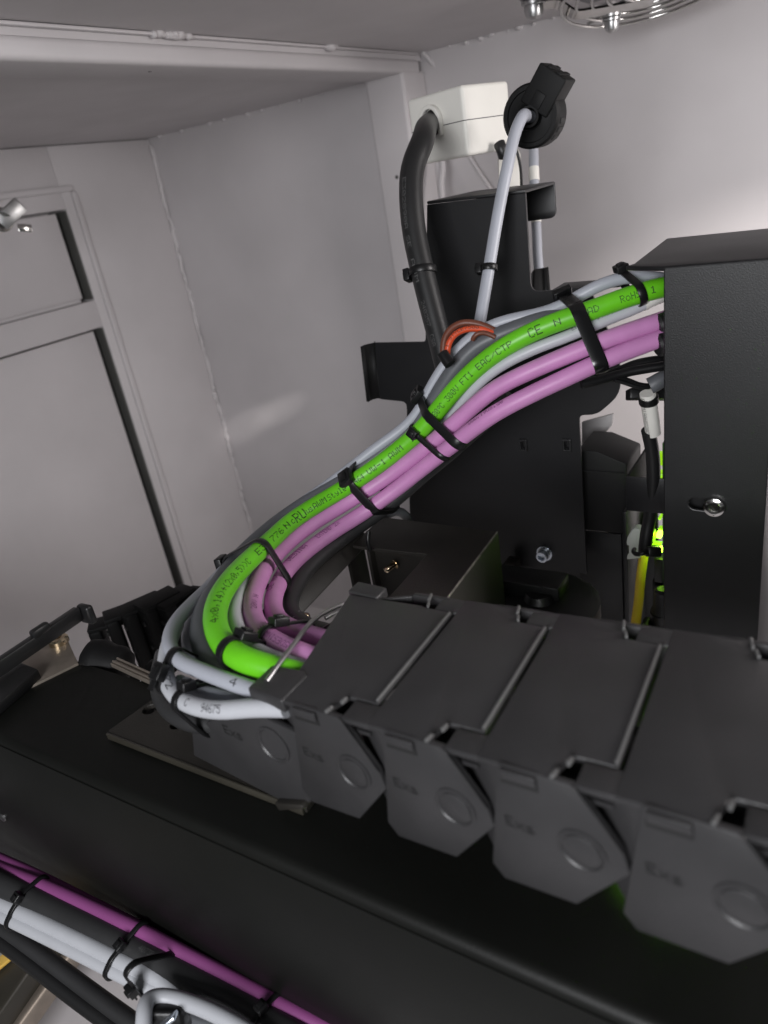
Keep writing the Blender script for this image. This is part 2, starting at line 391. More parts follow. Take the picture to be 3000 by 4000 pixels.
# alcove end wall: a framed door with two sunk panes
endw = struct(wbox('alcove_end_wall', XA - .06, XA - .045, .18, YS, .15, ZA, 'white_paint'), 'white end wall with a framed access door')
def yz(px, py): p = onX(px, py, XA); return p[1], p[2]
y_r, z_t = yz(372, 1172)[0], yz(275, 815)[1]
z_m0, z_m1 = yz(372, 1172)[1], yz(395, 1278)[1]
y_r = (yz(275, 818)[0] + yz(372, 1172)[0] + yz(700, 2260)[0]) / 3
wbox('stile', XA - .045, XA, y_r, YS - .0005, .15, ZA - .001, 'white_paint', endw, .001)
wbox('rail', XA - .045, XA - .0006, .18, y_r, z_t, ZA - .001, 'white_paint', endw, .001)
wbox('rail', XA - .045, XA - .0006, .18, y_r, z_m1, z_m0, 'white_paint', endw, .001)
for z0, z1 in ((z_m0, z_t), (.2, z_m1)):
    wbox('pane', XA - .044, XA - .010, .18, y_r - .014, z0 + .006, z1 - .004, 'white_paint', endw, .001)
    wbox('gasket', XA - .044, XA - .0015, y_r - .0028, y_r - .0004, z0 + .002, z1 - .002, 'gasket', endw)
    wbox('seam', XA - .044, XA - .016, .18, y_r - .0145, z0 + .0005, z0 + .0055, 'white_paint', endw)
y0f, z0f = yz(300, 728)
wbox('moulding', XA, XA + .005, .18, y_r + .020, z0f - .006, z0f + .003, 'white_paint', endw, .002)
wbox('moulding', XA, XA + .004, y_r + .016, y_r + .026, .15, z0f - .0065, 'white_paint', endw, .0018)
# irregular weld bead down the corner
q = []
for k in range(140):
    z = ZA - .01 - k * .0065
    q.append(V3(XA + .002 + random.uniform(-.0014, .0014), YS - .003 + .0012 * math.sin(k * .35), z))
vs, fs, _ = sweep(np.array(q), [.0034 * random.uniform(.5, 1.35) for _ in q], 10)
raw('weld_seam', vs, fs, 'white_paint', endw)
c = onZ(585, 280, ZB); lathe('screw_hole', V3(c[0], c[1], ZB), (0, 0, -1), [(.0018, -.001), (.0018, .0002), (.0009, .0003)], 'black_satin', beam, 12)
c = onY(1550, 692, YP); lathe('screw_hole', c, (0, -1, 0), [(.0026, -.001), (.0026, .0003), (.0012, .0005)], 'gasket', beam, 12)
# chrome latch at the left edge
lk = P(10, 868, 0.86)
t = thing('door_latch', 'shiny chrome cam latch at the far left edge of the white door', 'latch', lk - V3(0, 0, .03))
lax = unit(V3(.8, -.5, -.25))
lathe('barrel', lk - lax * .02, lax, [(.013, 0), (.013, .010), (.0115, .012), (.0115, .019), (.007, .020), (.0065, .012)], 'chrome', t)
obox('cam', lk + V3(.004, .012, .008), (unit(V3(.3, .8, .5)), unit(V3(-.2, -.4, .8)), lax), (.017, .009, .003), 'brushed_steel', t, .0012)
obox('cam_stop', lk + V3(.006, .022, -.010), (unit(V3(.3, .9, -.2)), unit(V3(0, .2, 1)), lax), (.008, .004, .003), 'chrome', t, .001)
# pale wires hanging down the back wall behind the white clamp box
for i, (pts, r) in enumerate((([(1640, 190, .97), (1700, 262, .98), (1745, 345, .985), (1790, 520, .99), (1850, 640, .99), (1960, 800, .99)], .0026),
                              ([(1700, 560, .985), (1728, 640, .985), (1722, 720, .985), (1735, 830, .985), (1750, 900, .985)], .0045))):
    cable('wall_wire', pts, r, 'white_paint', label=('thin white wire running down the back wall behind the white box', 'short thick white wire on the back wall below the white box')[i])
# floor and structures seen far below at the lower left
ZF = .20
struct(wbox('cabinet_floor', -1.3, .4, -.15, 1.0, ZF - .02, ZF, 'white_paint'), 'pale cabinet floor far below the machine')
struct(wbox('raised_floor', -1.0, .3, -.2, .30, .40, .42, 'white_paint'), 'pale floor piece raised to catch more light below the front of the machine')  # stands in for the floor, added higher up so more light reaches it
ya0 = unit(V3(0, 1, 0))
def floor_bar(name, pa, pb, half_w, h, mat, label, cat, zt):
    a = onZ(*pa, zt); b = onZ(*pb, zt); d = unit(b - a); s = unit(np.cross(V3(0, 0, 1), d)); a = a - d * .35; b = b + d * .35
    o = prism(name, [a + s * half_w, b + s * half_w, b - s * half_w, a - s * half_w], (0, 0, -h), mat, None, min(.004, h * .3), 3)
    return tag(o, label, cat)
floor_bar('floor_beam', (-60, 3930), (150, 3640), .016, .03, 'olive_metal', 'blurred olive metal beam crossing below the lower cables', 'beam', .49)
floor_bar('edge_strip', (0, 3755), (85, 3685), .005, .003, 'brass_yellow', 'narrow blurred yellow strip on the floor beam at lower left', 'strip', .4945)
floor_bar('floor_ledge', (60, 3990), (300, 3660), .005, .02, 'steel_tan', 'blurred pale metal ledge beside the olive floor beam', 'ledge', .47)

# ================================================================ gantry beam, tray and lower cables
ZG = .756
YG = onZ(1500, 3556, ZG)[1]
xg0, xg1 = onZ(215, 2556, ZG)[0], .25
YGB = onZ(215, 2556, ZG)[1]
prof = [(YGB, ZG)] + [(YG + .005 - .005 * math.sin(t), ZG - .005 + .005 * math.cos(t)) for t in np.linspace(0, math.pi / 2, 8)] + \
       [(YG, ZG - .135), (YG + .004, ZG - .139), (YG + .03, ZG - .142), (YG + .03, ZG - .15), (YGB, ZG - .15)]
gb = thing('gantry_beam', 'large glossy black machine beam with a rounded front edge under the drag chain', 'beam', (-.25, YG + .08, ZG - .15))
bm = bmesh.new(); add_prism(bm, [V3(xg0, y, z) for y, z in prof], V3(xg1 - xg0, 0, 0)); from_bm('cover', bm, 'gantry_black', gb, 25)
wbox('front_skirt', -.80, xg1, YG - .0006, YG - .0001, ZG - .14, ZG - .0052, 'gantry_black', gb, .001)
lathe('rivet', onY(15, 3190, YG) + V3(0, -.0005, 0), (0, -1, 0), [(.003, 0), (.0028, .001), (.001, .0016)], 'brushed_steel', gb, 16)
# tray under the end of the chain
ZT = .7602
c0 = onZ(420, 2862, ZT); c1 = onZ(1190, 3152, ZT); c2 = onZ(655, 2692, ZT)
ty = (c0[1] + c1[1]) / 2
tr = thing('mounting_tray', 'thin black steel tray with a worn bright front edge under the chain end', 'tray', ((c0[0] + c1[0]) / 2, ty + .04, ZG + .0005))
outl = [V3(c0[0], ty, ZT), V3(c1[0] + .001, ty, ZT), V3(c1[0] + .001, ty + .075, ZT), onZ(655, 2692, ZT) * V3(1, 0, 0) + V3(0, ty + .045, ZT), V3(c0[0] - .001, ty + .0015, ZT)]
hc = onZ(585, 2770, ZT); hole = circle(hc, V3(1, 0, 0), V3(0, 1, 0), .004, 16)
h2 = onZ(690, 2830, ZT); hole2 = circle(h2, V3(1, 0, 0), V3(0, 1, 0), .0035, 16)
plate('plate', outl, [hole, hole2], (0, 0, -.003), 'dusty_black', tr, .0004)
wbox('edge_strip', c0[0], c1[0], ty - .0016, ty - .0002, ZT - .0035, ZT + .0004, 'olive_metal', tr, .0004)
# steel ledge strip behind the tray
a = onZ(430, 2610, .757); b = onZ(640, 2708, .757)
t = thing('guide_strip', 'ribbed grey metal guide strip lying behind the tray edge', 'guide strip', (a + b) / 2)
dd = unit(b - a); ss = unit(np.cross(V3(0, 0, 1), dd))
for k in range(4):
    prism('rib', [a + ss * (.001 + k * .0015), b + ss * (.001 + k * .0015), b + ss * (.0022 + k * .0015), a + ss * (.0022 + k * .0015)], (0, 0, .003 + .001 * (k % 2)), 'steel_tan', t, .0005)

# rail and bellows at the left
ZRL = .775
r0 = onZ(-60, 2598, ZRL); r1 = onZ(288, 2368, ZRL)
rd = unit(r1 - r0); rs = unit(np.cross(rd, V3(0, 0, 1)))
t = thing('linear_rail', 'black rail with a stop block running back along the left side', 'rail', (r0 + r1) / 2 - V3(0, 0, .03))
prism('bar', [r0, r1, r1 + rs * .006, r0 + rs * .006], (0, 0, -.010), 'black_satin', t, .001)
prism('end_cap', [r1 + rd * .0005, r1 + rd * .006, r1 + rd * .006 + rs * .012, r1 + rd * .0005 + rs * .012], (0, 0, -.014), 'black_satin', t, .002, 3)
sb = onZ(148, 2466, ZRL); obox('stop_block', sb + rs * .003 + V3(0, 0, .0015), (rd, rs, V3(0, 0, 1)), (.0065, .003, .0030), 'black_satin', t, .002)
# tan plate with screw
pz = .7575
q0 = [onZ(0, 2620, pz), onZ(235, 2455, pz), onZ(285, 2570, pz), onZ(150, 2600, pz)]
pl = [onZ(-20, 2640, pz), onZ(245, 2440, pz), onZ(300, 2575, pz), onZ(145, 2625, pz), onZ(60, 2600, pz)]
t = thing('bearing_plate', 'small tan metal plate with a bright screw under the left rail', 'plate', pl[1] - V3(0, 0, .004))
prism('plate', [onZ(-60, 2660, pz), onZ(240, 2445, pz), onZ(305, 2590, pz), onZ(100, 2690, pz)], (0, 0, -.004), 'steel_tan', t, .0004)
scp = onZ(232, 2510, pz)
lathe('screw', scp, (0, 0, 1), [(.0065, 0), (.0065, .003), (.0055, .0042), (.003, .0044), (.0028, .002)], 'gold_steel', t, 20)
# black cover slabs left of the tray
def slab(name, pxs, z, h, mat, label, cat, bevel=.0015):
    o = prism(name, [onZ(x, y, z) for x, y in pxs], (0, 0, -h), mat, None, bevel); return tag(o, label, cat)
if 0: slab('cover_slab', [(-60, 2760), (215, 2560), (600, 2700), (410, 2850), (300, 2960), (-60, 2960)], .7585, .0022, 'gantry_black', 'flat dark cover slab between the left rail and the tray', 'cover')
slab('side_cover', [(-60, 2660), (60, 2575), (150, 2612), (-60, 2790)], .764, .008, 'black_satin', 'small black cover block at the left edge under the rail', 'cover')
# dark bellows / far chain behind
bel = thing('far_drag_chain', 'blurred dark drag chain looping behind the rail at the left', 'drag chain', P(520, 2700, .56))
for k, (px, py) in enumerate(((372, 2445), (432, 2408), (498, 2384), (566, 2368), (636, 2362), (706, 2368), (772, 2384), (836, 2410))):
    z_ = .66 - .030 * math.sin(math.pi * k / 7); ctr = P(px, py, z_) - V3(0, 0, .034)
    th_ = -.75 + k * .17; tn = V3(math.cos(th_), math.sin(th_), 0); nm = V3(math.sin(th_), -math.cos(th_), 0)
    lk_ = obox('link', ctr, (tn, V3(0, 0, 1), nm), (.0120, .034, .006), 'matt_black', bel, .003, 3)
    for dz in (.020, -.004):
        lathe('stud', ctr + nm * .0058 + V3(0, 0, dz) + tn * .002, nm, [(.0028, 0), (.0026, .0014), (.001, .0018)], 'black_satin', lk_, 10)
    obox('top_cover', ctr + V3(0, 0, .0345) - nm * .012, (tn, V3(0, 0, 1), nm), (.0105, .0022, .018), 'matt_black', bel, .0012)
# rounded black motor boss in front of the bellows
bo = P(450, 2540, .46)
t = thing('bellows_boss', 'soft black rounded boss next to the tan plate at left', 'boss', bo - V3(0, 0, .03))
lathe('body', bo + V3(-.02, -.005, -.008), unit(V3(.9, .25, -.25)), [(.006, -.006), (.0125, -.002), (.0140, .006), (.0125, .013), (.0130, .019), (.0105, .024), (.004, .026)], 'matt_black', t, 32, 60)
lathe('cap', bo + V3(.02, .004, -.016), unit(V3(.9, .25, -.25)), [(.009, 0), (.0105, .003), (.009, .012), (.003, .014)], 'matt_black', t, 24, 60)
if 0: lathe('collar', bo + V3(-.034, -.009, -.004), unit(V3(.9, .25, -.25)), [(.008, 0), (.0155, .001), (.0155, .005), (.008, .006)], 'black_satin', t, 32, 30)

# lower bundle along the front of the beam
YL = .113
pur = []
lc = []
def lowcable(name, pts, r, mat, label, **k):
    c = cable(name, [(x, y, z * 1.13) for x, y, z in pts], r * 1.13, mat, label=label, sig=.01, **k); lc.append(c); return c
pu1 = lowcable('purple_cable', [(-250, 3275, .43), (0, 3392, .402), (180, 3462, .384), (360, 3545, .368), (540, 3630, .353), (760, 3745, .337), (980, 3862, .322), (1100, 3925, .314), (1320, 4035, .30), (1600, 4175, .285)], .0034, 'purple_pvc', 'upper purple cable along the front of the black beam, lower left')
pu2 = lowcable('purple_cable', [(-250, 3250, .437), (0, 3358, .409), (180, 3440, .391), (360, 3532, .375), (540, 3624, .3605), (760, 3742, .3445), (980, 3858, .3295), (1100, 3922, .3215), (1320, 4032, .307), (1600, 4170, .292)], .0034, 'purple_pvc', 'second purple cable tucked behind the front purple one, lower left')
bk1 = lowcable('thick_black_cable', [(-250, 3330, .417), (0, 3452, .393), (200, 3545, .377), (400, 3643, .360), (600, 3748, .344), (800, 3855, .329), (1000, 3965, .315), (1200, 4080, .30), (1400, 4190, .29)], .0066, 'dark_pvc', 'thick black cable between the purple and the white cables, lower left')
wh1 = lowcable('white_cable', [(-250, 3410, .415), (0, 3524, .387), (200, 3618, .368), (400, 3717, .351), (560, 3798, .339), (700, 3858, .332), (850, 3935, .324), (1000, 4018, .316), (1200, 4130, .302)], .0041, 'pale_pvc', 'upper white cable directly under the black one at lower left')
wh0 = lowcable('white_cable', [(-250, 3452, .413), (0, 3567, .385), (200, 3663, .366), (400, 3763, .349), (560, 3842, .337), (700, 3895, .331), (850, 3962, .324), (1000, 4042, .316), (1200, 4152, .302)], .0040, 'pale_pvc', 'lower white cable paired below the upper white one at lower left')
wh2 = lowcable('white_cable', [(560, 4010, .303), (590, 3985, .302), (556, 3940, .306), (545, 3900, .312), (585, 3878, .317), (650, 3888, .317), (760, 3922, .311), (880, 3975, .304), (1000, 4050, .297), (1150, 4150, .288)], .0034, 'pale_pvc', 'white cable bent into a tight hook at the bottom left')
wh3 = lowcable('grey_wire', [(640, 3912, .335), (740, 3960, .328), (840, 4010, .322), (960, 4080, .315)], .0035, 'slate_pvc', 'dark grey wire below the hooked white cable')
lb1 = lowcable('black_hose', [(-300, 3435, .445), (0, 3622, .415), (150, 3722, .402), (300, 3835, .388), (450, 3945, .374), (580, 4040, .362), (760, 4175, .345)], .0046, 'dark_pvc', 'upper of two black hoses below the white cable')
lb2 = lowcable('black_hose', [(-300, 3500, .44), (-50, 3640, .415), (120, 3765, .400), (280, 3890, .385), (430, 4000, .372), (560, 4100, .36)], .0042, 'black_rubber', 'lower of two black hoses below the white cable')
tie('thin black tie around the lower bundle nearest the left edge', [pu1, bk1, wh1, wh0], bk1, (120, 3507), .0028, (50, 3490), group='ties on the lower bundle', tilt=-.25)
tie('thin black tie around the lower bundle, second from the left edge', [pu1, bk1, wh1, wh0], bk1, (520, 3706), .0028, (475, 3690), group='ties on the lower bundle', tilt=-.25)
tie('thin black tie holding the hooked white cable to the lower bundle', [bk1, wh1, wh0, wh2], bk1, (655, 3777), .0034, (565, 3820), group='ties on the lower bundle', tilt=-.35, tail=.006)
tie('thin black tie around the lower bundle at the bottom edge', [pu1, bk1, wh1, wh0], bk1, (1040, 3987), .0028, (1020, 3945), group='ties on the lower bundle', tilt=-.25)
t = thing('clip_mount', 'black plastic clip block at the bottom edge by the hooked white cable', 'clip', P(660, 3975, .35))
obox('block', P(668, 3975, .352), (cr, unit(cd + .2 * cr), cf), (.008, .007, .006), 'black_nylon', t, .002, 3)
obox('tongue', P(655, 3990, .343), (unit(cr - cd * .8), unit(cd + cr * .8), cf), (.005, .0008, .003), 'zinc', t, .0003)
print_on(bk1, [('4073B', (555, 3730), (620, 3760))], 'ink_grey', height=.0028, phi=.25)

# ================================================================ drag chain
E1 = RW @ unit([3700, 220, -FPX]); e2raw = RW @ unit([1837, -1515, FPX])
E2 = unit(e2raw - E1 * (e2raw @ E1)); E3 = np.cross(E1, E2)
CO = P(1500, 2730, .272)
mm = .001
def ch(s, w, h): return CO + (E1 * (s - .10 * w) + E2 * w + E3 * h) * mm
def chs(s, w, h): return CO + (E1 * s + E2 * w + E3 * h) * mm
W0, W1 = -15.0, 74.0
MAIN = [(10, 0), (23, 0), (35.5, -0.5), (42.5, -12), (47.8, -20.5), (49.2, -28.5), (30, -50.5), (4, -51.5), (0.2, -46)]
BACKP = [(-9, -1), (9.7, -1), (1.5, -50.5), (-5.5, -39.5), (-12, -30)]
chain = thing('drag_chain', 'black plastic cable drag chain sloping across the lower right, cables entering its end', 'drag chain', ch(60, 30, -52))
def side(link, s0, wf, wb, sgn):
    sp = prism('side_plate', [chs(s0 + s, wf, h) for s, h in MAIN], E2 * (2.6 * sgn) * mm, 'chain_plastic', link, .0006)
    prism('overlap_plate', [chs(s0 + s, wf + sgn * (.4 + (9.7 - s) * .45), h) for s, h in BACKP], E2 * (2.2 * sgn) * mm, 'chain_plastic', link, .0004)
    return sp
def lathe_on(name, s, h, w, prof, link, mat='chain_plastic', n=32):
    return lathe(name, chs(s, w, h), -E2, [(r * mm, d * mm) for r, d in prof], mat, link, n)
for i in range(-1, 4):
    s0 = 45.0 * i
    link = bpy.data.objects.new('link', None); COL.objects.link(link); link.parent = chain; link.location = (0, 0, 0); link.empty_display_size = .01
    side(link, s0, W0, W0 + 3, 1); side(link, s0, W1, W1 - 3, -1)
    lathe_on('pivot_ring', s0 + 34.8, -25.5, W0 + .05, [(8.0, 0), (8.0, .55), (7.2, .75), (6.6, .3), (6.6, 0)], link)
    lathe_on('pivot_disc', s0 + 34.8, -25.5, W0 + .05, [(6.0, 0), (6.0, .5), (5.6, .7)], link)
    flat_text('moulded_text', 'Exs', chs(s0 + 9.2, W0, -25.0), unit(E1 - E3 * .10), E3, .0042, 'ink_chain', link)
    # lid: wide on the left of each joint, stepped in on the right
    lid = [(0.9, W0 + .5), (27, W0 + .5), (28.2, W0 + 6), (30, -3.2), (44.2, -3.2), (44.2, 62), (30, 63), (28.2, W1 - 6), (27, W1 - .5), (0.9, W1 - .5)]
    if i == -1: lid[0] = (2.0, W0 + .5); lid[-1] = (-16.5, 64); lid[-2] = (27, 64)
    if i == -1: lid = lid[:-4] + [(30, 63), (27, 64), (-16.5, 64)]
    prism('lid', [ch(s0 + s, w, 0) for s, w in lid], -E3 * 2.4 * mm, 'chain_plastic', link, .0006, 2)
    prism('joint_rib', [ch(s0 + s, w, .1) for s, w in ((43.0, -2.6), (44.1, -2.6), (44.1, 61), (43.0, 61))], E3 * 1.2 * mm, 'chain_highlight', link, .0004)
    prism('hinge_bar', [ch(s0 + s, w, -.3) for s, w in ((26.4, W0 + .1), (27.5, W0 + .1), (28.4, W0 + 3.8), (27.3, W0 + 3.8))], E3 * 1.6 * mm, 'chain_highlight', link, .0004)
    prism('hinge_bar', [ch(s0 + s, w, -.3) for s, w in ((29.6, W0 + 6.6), (30.7, W0 + 6.6), (31.3, -5.2), (30.2, -5.2))], E3 * 1.9 * mm, 'chain_highlight', link, .0004)
    prism('hinge_bar', [ch(s0 + s, w, -.3) for s, w in ((30.2, 62.6), (31.4, 62.6), (30.0, 66.6), (28.8, 66.6))], E3 * 1.6 * mm, 'chain_highlight', link, .0004)
    prism('hinge_bar', [ch(s0 + s, w, -.3) for s, w in ((28.0, 67.4), (29.2, 67.4), (27.8, W1 - .6), (26.6, W1 - .6))], E3 * 1.6 * mm, 'chain_highlight', link, .0004)
    for wa, wb in ((W0 + .6, -3.9), (62.8, W1 - .6)):
        prism('hinge_shelf', [ch(s0 + s, w, -.3) for s, w in ((34.0, wa), (47.5, wa), (47.5, wb), (34.0, wb))], -E3 * 2.4 * mm, 'chain_plastic', link, .0004)
    prism('hinge_pin', [ch(s0 + s, w, -.2) for s, w in ((43.2, W1 - 11.6), (45.4, W1 - 11.6), (45.6, W1 - 8.6), (43.4, W1 - 8.6))], -E3 * 1.6 * mm, 'chain_plastic', link, .0006)
    prism('front_clip', [chs(s0 + s, W0 - 1.6, h) for s, h in ((11.5, -.6), (23.5, -.6), (23.5, -4.2), (11.5, -4.2))], E2 * 1.5 * mm, 'chain_plastic', link, .0004)
    prism('clip_slot', [chs(s0 + s, W0 - .25, h) for s, h in ((10.6, -4.5), (23.4, -4.5), (23.4, -7.0), (10.6, -7.0))], E2 * .4 * mm, 'ink_chain', link)
    prism('edge_rib', [chs(s0 + s, W0 - .7, h) for s, h in ((34.6, 0), (36.2, -.9), (43.2, -12.2), (48.4, -20.8), (47.3, -21.0), (41.6, -12.2))], E2 * .8 * mm, 'chain_plastic', link, .0003)
    prism('inner_web', [ch(s0 + s, w, -7) for s, w in ((22, W0 + 3.4), (44, W0 + 3.4), (44, 4), (22, 4))], -E3 * 1.5 * mm, 'chain_plastic', link)
    prism('lower_plate', [ch(s0 + s, w, -49) for s, w in ((4, W0 + 4), (30, W0 + 4), (30, W1 - 4), (4, W1 - 4))], E3 * 2.2 * mm, 'chain_plastic', link, .0005)
# fixed end bracket of the chain, flat on the tray
END = [(-115, -35), (-69.5, -10.8), (-39.6, -14.6), (-36.5, -31), (-43.5, -54), (-62, -61), (-121, -53.5)]
END = [(-114, -36), (-70, -11), (-38, -16), (-37, -34), (-43, -53.5), (-62, -60), (-120.5, -53)]
for wf, sg in ((W0 + .8, 1), (W1 - .8, -1)):
    eb = prism('end_plate', [chs(s, wf, h) for s, h in END], E2 * 3.0 * sg * mm, 'chain_plastic', chain, .0008)
    if sg == 1:
        lathe_on('pivot_ring', -55, -26.5, wf + .05, [(9.0, 0), (9.0, .7), (8.0, .9), (7.3, .3), (7.3, 0)], eb)
        flat_text('moulded_text', 'Exs', chs(-87, wf, -29.5), unit(E1 - E3 * .12), E3, .0048, 'ink_chain', eb)
prism('end_lid', [ch(s, w, .6) for s, w in ((-62, W0 + 1), (-40.5, W0 - .5), (-40.5, 2), (-44, 4), (-62, 3))], -E3 * 6.5 * mm, 'chain_plastic', chain, .0012, 3)
prism('end_lid', [ch(s, w, .6) for s, w in ((-64, 66), (-44.5, 64), (-44.5, W1), (-64, W1 + 2))], -E3 * 5 * mm, 'chain_plastic', chain, .001, 3)
prism('end_foot', [chs(s, W0 - 2.5, h) for s, h in ((-64, -58.4), (-45.5, -52.6), (-44, -54.6), (-62.5, -62.5))], E2 * 6 * mm, 'dusty_black', chain, .001)
# thin steel wire retainer across the end
rw = cable('retainer_wire', [(1040, 2662, .300), (1085, 2600, .307), (1150, 2515, .322), (1215, 2430, .345), (1275, 2388, .362), (1345, 2358, .376)], .0012, 'brushed_steel', sig=.004, seg=10, label='thin steel wire arched over the cables at the chain end', cat='wire')
rw2 = cable('retainer_wire', [(1270, 2415, .385), (1310, 2392, .388), (1355, 2378, .39)], .0013, 'brushed_steel', sig=.003, seg=10, label='short steel wire beside the arched wire at the chain end', cat='wire')

# ================================================================ main cable bundle
RG, RP, RS = .0059, .0053, .0036
green = cable('green_cable', [(2610, 1118, .425), (2560, 1128, .425), (2441, 1164, .426), (2316, 1210, .428), (2200, 1249, .432), (2075, 1299, .438), (1940, 1376, .448), (1824, 1472, .461), (1737, 1569, .473), (1650, 1675, .485), (1545, 1766, .496), (1453, 1835, .502), (1345, 1907, .504), (1236, 1972, .498), (1142, 2034, .485), (1063, 2106, .462), (983, 2179, .432), (904, 2262, .400), (853, 2345, .374), (839, 2425, .354), (868, 2510, .337), (940, 2573, .323), (1040, 2606, .317), (1180, 2640, .313), (1400, 2690, .306)], RG, 'green_pvc', seg=28, sig=.006,
    label='bright green cable with black dot-matrix print, topmost in the main bundle')
pink1 = cable('pink_cable', [(2610, 1244, .425), (2547, 1265, .425), (2364, 1328, .427), (2219, 1386, .432), (2075, 1448, .440), (1930, 1521, .452), (1815, 1617, .466), (1718, 1704, .480), (1613, 1788, .494), (1504, 1868, .505), (1360, 1960, .509), (1244, 2030, .501), (1150, 2098, .486), (1063, 2182, .460), (1008, 2275, .425), (984, 2360, .395), (992, 2420, .374), (1030, 2478, .354), (1092, 2519, .339), (1178, 2556, .327), (1300, 2595, .316), (1450, 2650, .304)], RP, 'pink_pvc', seg=24, sig=.006,
    label='upper of the two pink cables, running just below the green one')
pink2 = cable('pink_cable', [(2610, 1312, .425), (2547, 1334, .425), (2364, 1405, .427), (2219, 1472, .431), (2075, 1540, .438), (1930, 1617, .449), (1824, 1694, .463), (1737, 1762, .477), (1651, 1829, .491), (1548, 1911, .503), (1417, 2005, .509), (1309, 2072, .504), (1215, 2140, .490), (1135, 2210, .470), (1084, 2290, .440), (1066, 2365, .410), (1095, 2432, .382), (1178, 2474, .360), (1290, 2508, .343), (1450, 2550, .328)], RP, 'pink_pvc', seg=24, sig=.006,
    label='lower of the two pink cables, outermost on the underside of the bundle')
gtop = cable('grey_cable', [(2610, 1092, .437), (2547, 1084, .437), (2441, 1084, .438), (2326, 1121, .441), (2239, 1170, .447), (2152, 1212, .455), (2075, 1232, .460), (1979, 1252, .464), (1882, 1290, .470), (1805, 1350, .477), (1728, 1440, .485), (1672, 1535, .493), (1630, 1615, .499), (1575, 1672, .505), (1459, 1757, .512), (1381, 1818, .517), (1310, 1872, .519), (1220, 1936, .515), (1100, 2020, .503), (1000, 2100, .484), (900, 2200, .457), (820, 2290, .428), (759, 2350, .405), (696, 2418, .382), (664, 2480, .365), (664, 2535, .353), (700, 2580, .343), (817, 2632, .327), (913, 2668, .317), (1010, 2702, .308), (1200, 2770, .292)], RS * 1.05, 'grey_pvc', seg=20, sig=.005,
    label='light grey cable arching over the green one and looping outermost at the left')
glow = cable('grey_cable', [(2600, 1150, .432), (2545, 1172, .431), (2509, 1192, .431), (2364, 1251, .432), (2229, 1309, .435), (2075, 1368, .442), (1940, 1439, .453), (1844, 1521, .466), (1775, 1605, .482), (1690, 1700, .502), (1590, 1790, .515), (1470, 1875, .522), (1340, 1955, .522), (1200, 2040, .513), (1095, 2120, .493), (1010, 2210, .458), (945, 2310, .412), (917, 2385, .382), (922, 2440, .363), (960, 2510, .345), (1020, 2550, .335), (1106, 2582, .326), (1200, 2607, .319), (1400, 2660, .305)], RS, 'pale_pvc', seg=20, sig=.005,
    label='pale grey cable between the green and the upper pink one')
sl = cable('sleeve', [(2600, 1150, .432), (2545, 1172, .431), (2512, 1190, .431)], RS + .0004, 'white_abs', glow.o, seg=20, sig=0); sl.o.name = 'heat_shrink_sleeve'
dkh = cable('dark_grey_cable', [(2250, 1222, .452), (2150, 1240, .455), (2060, 1268, .459), (1960, 1305, .463), (1863, 1350, .469), (1786, 1428, .477), (1728, 1512, .486), (1680, 1588, .495), (1630, 1655, .503), (1545, 1728, .511), (1450, 1802, .516), (1330, 1884, .518), (1215, 1952, .514), (1100, 2030, .502), (1010, 2105, .480), (920, 2195, .452), (850, 2290, .42), (800, 2380, .395), (780, 2460, .376), (800, 2550, .358), (870, 2630, .342), (980, 2690, .328), (1150, 2750, .31)], .0054, 'slate_pvc', seg=20, sig=.005,
    label='thick dark grey cable partly hidden behind the green one')
und = cable('black_cable', [(2000, 1555, .478), (1850, 1685, .498), (1750, 1775, .511), (1660, 1848, .519), (1577, 1922, .523), (1499, 1986, .524), (1420, 2042, .522), (1342, 2099, .514), (1263, 2162, .498), (1200, 2220, .483), (1150, 2300, .462), (1130, 2380, .44), (1180, 2440, .42), (1300, 2480, .40)], .0056, 'dark_pvc', seg=20, sig=.006,
    label='thick black cable tucked under the lower pink one')
c2 = cable('grey_cable', [(1080, 2050, .52), (930, 2190, .482), (850, 2275, .452), (790, 2355, .426), (745, 2435, .402), (735, 2515, .381), (765, 2590, .364), (850, 2655, .348), (960, 2705, .336), (1100, 2750, .32)], RS, 'grey_pvc', seg=16, label='second grey cable inside the outer loop at the left bend')
c3 = cable('grey_cable', [(1000, 2140, .512), (905, 2235, .478), (845, 2325, .447), (800, 2405, .42), (785, 2485, .397), (805, 2560, .378), (860, 2625, .364), (960, 2680, .35), (1100, 2735, .334)], RS, 'grey_pvc', seg=16, label='third grey cable deep inside the loop at the left bend')
c4 = cable('dark_cable', [(960, 2200, .50), (880, 2300, .468), (840, 2400, .437), (835, 2480, .415), (850, 2560, .395), (900, 2620, .38), (1000, 2660, .366), (1120, 2700, .35)], .0042, 'dark_pvc', seg=16, label='dark cable in the shade directly behind the green bend')
wlow = cable('white_cable', [(690, 2440, .385), (655, 2530, .366), (645, 2610, .352), (655, 2672, .341), (690, 2722, .331), (745, 2754, .322), (817, 2772, .314), (890, 2774, .307), (985, 2765, .301), (1120, 2765, .292)], .0040, 'pale_pvc', seg=18, label='white printed cable dipping lowest in front of the chain end plate')
lav = cable('lavender_cable', [(700, 2660, .352), (760, 2692, .341), (850, 2716, .331), (940, 2734, .323), (1060, 2765, .312)], .0032, 'grey_pvc', seg=16, label='short lilac grey cable squeezed between the two lowest loops')
dlo = cable('dark_hose', [(640, 2560, .40), (622, 2660, .378), (640, 2740, .362), (700, 2800, .348), (780, 2826, .340), (860, 2822, .336), (960, 2800, .333)], .0050, 'dark_pvc', seg=18, label='thick dark hose under the lowest white cable loop')
